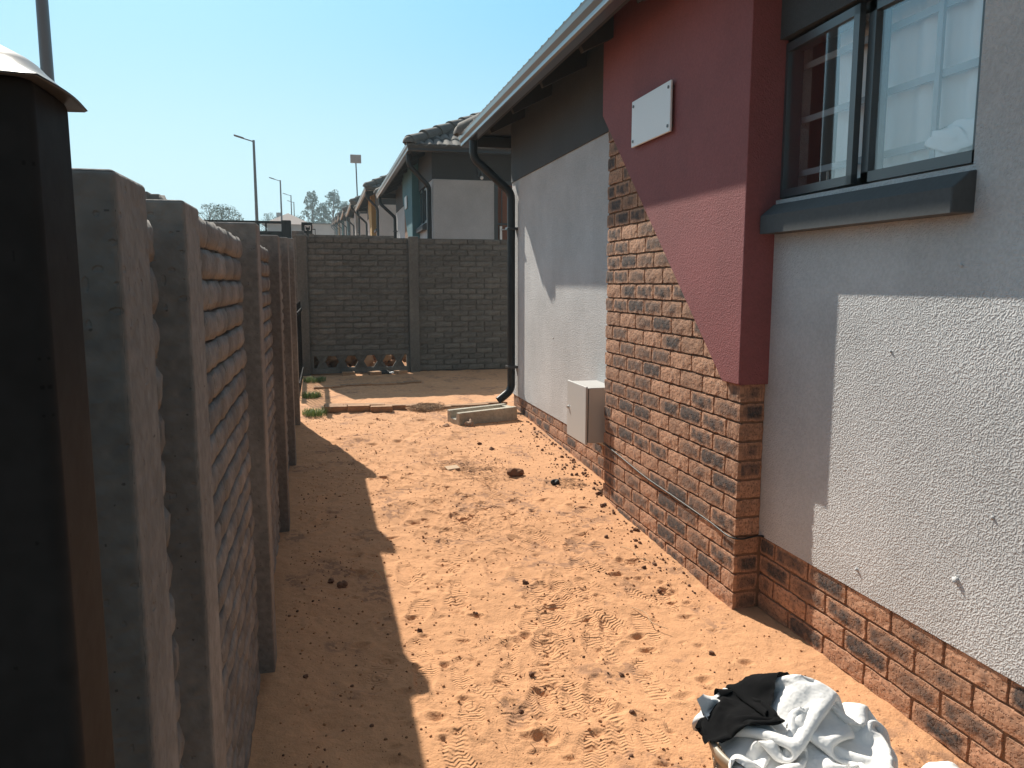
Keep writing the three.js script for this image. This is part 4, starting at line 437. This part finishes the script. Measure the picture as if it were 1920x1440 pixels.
const mCloth = new THREE.MeshPhysicalMaterial({ color: C(0.76, 0.75, 0.73), roughness: 1, side: THREE.DoubleSide, bumpMap: T.crease, bumpScale: 0.003, sheen: 0.2 });
// cloth laid by letting a sheet of linked points fall and fold over what carries it
function dropCloth(n, m, link, start, support, steps, seed, gap) {
  const N = n * m, P = new Float32Array(N * 3), Q = new Float32Array(N * 3), r = rng(seed), links = [];
  for (let j = 0; j < m; j++) for (let i = 0; i < n; i++) P.set(start((i / (n - 1) - 0.5) * (n - 1) * link, (j / (m - 1) - 0.5) * (m - 1) * link, r), (j * n + i) * 3);
  Q.set(P);
  for (let j = 0; j < m; j++) for (let i = 0; i < n; i++) { const a = j * n + i; if (i + 1 < n) links.push([a, a + 1, link, 1]); if (j + 1 < m) links.push([a, a + n, link, 1]); if (i + 1 < n && j + 1 < m) { links.push([a, a + n + 1, link * 1.414, 0.5], [a + 1, a + n, link * 1.414, 0.5]); } if (i + 3 < n) links.push([a, a + 3, link * 3, 0.10]); if (j + 3 < m) links.push([a, a + 3 * n, link * 3, 0.10]); }
  const A = new Int32Array(links.map((l) => l[0])), B = new Int32Array(links.map((l) => l[1])), R = new Float32Array(links.map((l) => l[2])), K = new Float32Array(links.map((l) => l[3])), cell = new Map();
  for (let s = 0; s < steps; s++) {
    for (let a = 0; a < N; a++) { const o = a * 3; for (let k = 0; k < 3; k++) { let v = (P[o + k] - Q[o + k]) * 0.9; v = clamp(v, -0.006, 0.006); Q[o + k] = P[o + k]; P[o + k] += v; } P[o + 1] -= 0.00035; }
    for (let it = 0; it < 8; it++) for (let c = 0; c < A.length; c++) { const a = A[c] * 3, b = B[c] * 3, dx = P[b] - P[a], dy = P[b + 1] - P[a + 1], dz = P[b + 2] - P[a + 2], d = Math.sqrt(dx * dx + dy * dy + dz * dz) || 1e-6; if (K[c] < 0.2 && d > R[c]) continue; const f = 0.5 * K[c] * (d - R[c]) / d; P[a] += dx * f; P[a + 1] += dy * f; P[a + 2] += dz * f; P[b] -= dx * f; P[b + 1] -= dy * f; P[b + 2] -= dz * f; }
    if (s % 2 === 0) { cell.clear(); const h = gap; for (let a = 0; a < N; a++) { const k = (Math.floor(P[a * 3] / h) * 73856093) ^ (Math.floor(P[a * 3 + 1] / h) * 19349663) ^ (Math.floor(P[a * 3 + 2] / h) * 83492791); const l = cell.get(k); if (l) l.push(a); else cell.set(k, [a]); }
      for (let a = 0; a < N; a++) { const cx = Math.floor(P[a * 3] / h), cy = Math.floor(P[a * 3 + 1] / h), cz = Math.floor(P[a * 3 + 2] / h); for (let x = -1; x <= 1; x++) for (let y = -1; y <= 1; y++) for (let z = -1; z <= 1; z++) { const l = cell.get(((cx + x) * 73856093) ^ ((cy + y) * 19349663) ^ ((cz + z) * 83492791)); if (l) for (const b of l) { if (b <= a) continue; const di = Math.abs(a % n - b % n), dj = Math.abs(Math.floor(a / n) - Math.floor(b / n)); if (di < 3 && dj < 3) continue; const dx = P[b * 3] - P[a * 3], dy = P[b * 3 + 1] - P[a * 3 + 1], dz = P[b * 3 + 2] - P[a * 3 + 2], d = Math.sqrt(dx * dx + dy * dy + dz * dz); if (d >= h || d < 1e-7) continue; const f = 0.35 * (h - d) / d; P[a * 3] -= dx * f; P[a * 3 + 1] -= dy * f; P[a * 3 + 2] -= dz * f; P[b * 3] += dx * f; P[b * 3 + 1] += dy * f; P[b * 3 + 2] += dz * f; } } } }
    for (let a = 0; a < N; a++) support(P, Q, a * 3);
  }
  const S = new Float32Array(P); for (let j = 1; j < m - 1; j++) for (let i = 1; i < n - 1; i++) for (let k = 0; k < 3; k++) { const o = (j * n + i) * 3 + k; S[o] = 0.5 * P[o] + 0.125 * (P[o - 3] + P[o + 3] + P[o - 3 * n] + P[o + 3 * n]); }
  // twice as fine by midpoints of a smooth grid
  const n2_ = n * 2 - 1, m2 = m * 2 - 1, F = new Float32Array(n2_ * m2 * 3), g3 = (i, j, k) => S[(clamp(j, 0, m - 1) * n + clamp(i, 0, n - 1)) * 3 + k], mid = (p0, p1, p2, p3) => (-p0 + 9 * p1 + 9 * p2 - p3) / 16;
  for (let j = 0; j < m2; j++) for (let i = 0; i < n2_; i++) for (let k = 0; k < 3; k++) { const a = i >> 1, b = j >> 1; const row = (jj) => (i & 1 ? mid(g3(a - 1, jj, k), g3(a, jj, k), g3(a + 1, jj, k), g3(a + 2, jj, k)) : g3(a, jj, k)); F[(j * n2_ + i) * 3 + k] = j & 1 ? mid(row(b - 1), row(b), row(b + 1), row(b + 2)) : row(b); }
  const I = [], U = []; for (let j = 0; j < m2; j++) for (let i = 0; i < n2_; i++) { U.push(i * link / 2, j * link / 2); if (i && j) { const a = j * n2_ + i; I.push(a, a - 1, a - n2_ - 1, a, a - n2_ - 1, a - n2_); } }
  const g = new THREE.BufferGeometry(); g.setAttribute('position', new THREE.BufferAttribute(F, 3)); g.setAttribute('uv', new THREE.Float32BufferAttribute(U, 2)); g.setIndex(I); g.computeVertexNormals(); return { g, S };
}
{ const heap = (x, z) => BH - 0.03 + 0.15 * Math.exp(-Math.pow(Math.hypot(x - 0.065, z + 0.06) / 0.10, 2)) + 0.05 * Math.exp(-Math.pow(Math.hypot(x + 0.08, z + 0.02) / 0.09, 2)) + 0.03 * Math.exp(-Math.pow(Math.hypot(x - 0.02, z - 0.11) / 0.06, 2));
  const carry = (extra) => (P, Q, o) => { const x = P[o], y = P[o + 1], z = P[o + 2], r = Math.hypot(x, z), Ro = BR + 0.018; if (y < 0.006) { P[o + 1] = 0.006; Q[o] = x; Q[o + 2] = z; } if (r > Ro) return; const t = r > BR - 0.012 ? BH + 0.014 : Math.max(heap(x, z), extra ? extra(x, z) : 0); if (y >= t) return; if (y > t - 0.05 || r < BR - 0.03) { P[o + 1] = t; Q[o] += (x - Q[o]) * 0.75; Q[o + 2] += (z - Q[o + 2]) * 0.75; Q[o + 1] = t; } else { P[o] = x / r * Ro; P[o + 2] = z / r * Ro; Q[o] = P[o]; Q[o + 2] = P[o + 2]; } };
  const W = dropCloth(84, 84, 0.0112, (u, v, r) => { const c = 0.40 + 0.1 * n2(u * 5 + 9, v * 5, 700), w = 0.05; return [u * c + 0.06 + w * (n2(u * 14, v * 14, 701) - 0.5), BH + 0.14 + 0.13 * n2(u * 12, v * 12, 702) + 0.06 * n2(u * 26, v * 26, 703) - 0.10 * Math.hypot(u, v), v * c - 0.015 + w * (n2(u * 14, v * 14, 704) - 0.5)]; }, carry(null), 190, 5, 0.0085);
  const m = mesh('white_sheet', W.g, mCloth); m.position.set(BKX, BKY, BKZ); tag(m, 'crumpled white sheet spilling over the rim of the basket', 'sheet');
  const cs = 0.012, gw = 60, top = new Float32Array(gw * gw); for (let a = 0; a < W.S.length; a += 3) { const i = Math.round(W.S[a] / cs) + 30, j = Math.round(W.S[a + 2] / cs) + 30; for (let q = -1; q <= 1; q++) for (let p = -1; p <= 1; p++) if (i + p >= 0 && j + q >= 0 && i + p < gw && j + q < gw) top[(j + q) * gw + i + p] = Math.max(top[(j + q) * gw + i + p], W.S[a + 1] + 0.006); }
  const onTop = (x, z) => { const i = Math.round(x / cs) + 30, j = Math.round(z / cs) + 30; return i < 0 || j < 0 || i >= gw || j >= gw ? 0 : top[j * gw + i]; };
  const K = dropCloth(48, 32, 0.0085, (u, v, r) => { const a = 0.7, c = 0.55, x = u * 0.46 + 0.03 * (n2(u * 18, v * 18, 711) - 0.5), z = v * 0.36 + 0.03 * (n2(u * 18, v * 18, 712) - 0.5); return [-0.085 + Math.cos(a) * x + Math.sin(a) * z, BH + 0.17 + 0.16 * n2(u * 15, v * 15, 713), -0.115 - Math.sin(a) * x + Math.cos(a) * z]; }, carry(onTop), 150, 6, 0.0075);
  const b = mesh('black_garment', K.g, new THREE.MeshPhysicalMaterial({ color: C(0.006, 0.006, 0.0065), roughness: 1, specularIntensity: 0.2, side: THREE.DoubleSide, bumpMap: T.fineBump, bumpScale: 0.001 })); b.position.set(BKX, BKY, BKZ); tag(b, 'crumpled black garment on top of the white washing', 'garment'); }
{ const x = 1.56, z = -1.545, g = clothHeap((a, s) => { const c = Math.cos(a), d = Math.sin(a), k = Math.min(1, s / 0.6), r = 0.10 * Math.sin(k * Math.PI / 2) * (1 + 0.05 * Math.sin(a * 7)); let px = c * r, pz = d * r, y = 0.155 * Math.cos(k * Math.PI / 2) - 0.05 * clamp((s - 0.6) / 0.4) + 0.035; y += 0.012 * (ridge(px * 22, pz * 22, 660) - 0.5); return [px, y, pz]; }, 90, 40); const m = mesh('cloth_bundle', g, mCloth); m.position.set(x, gz(x, z) + 0.015, z); tag(m, 'second white cloth bundle beside the basket near the wall', 'cloth'); }

scene.traverse((o) => { if (o.isMesh) { o.castShadow = true; o.receiveShadow = true; } });
renderer.render(scene, camera);
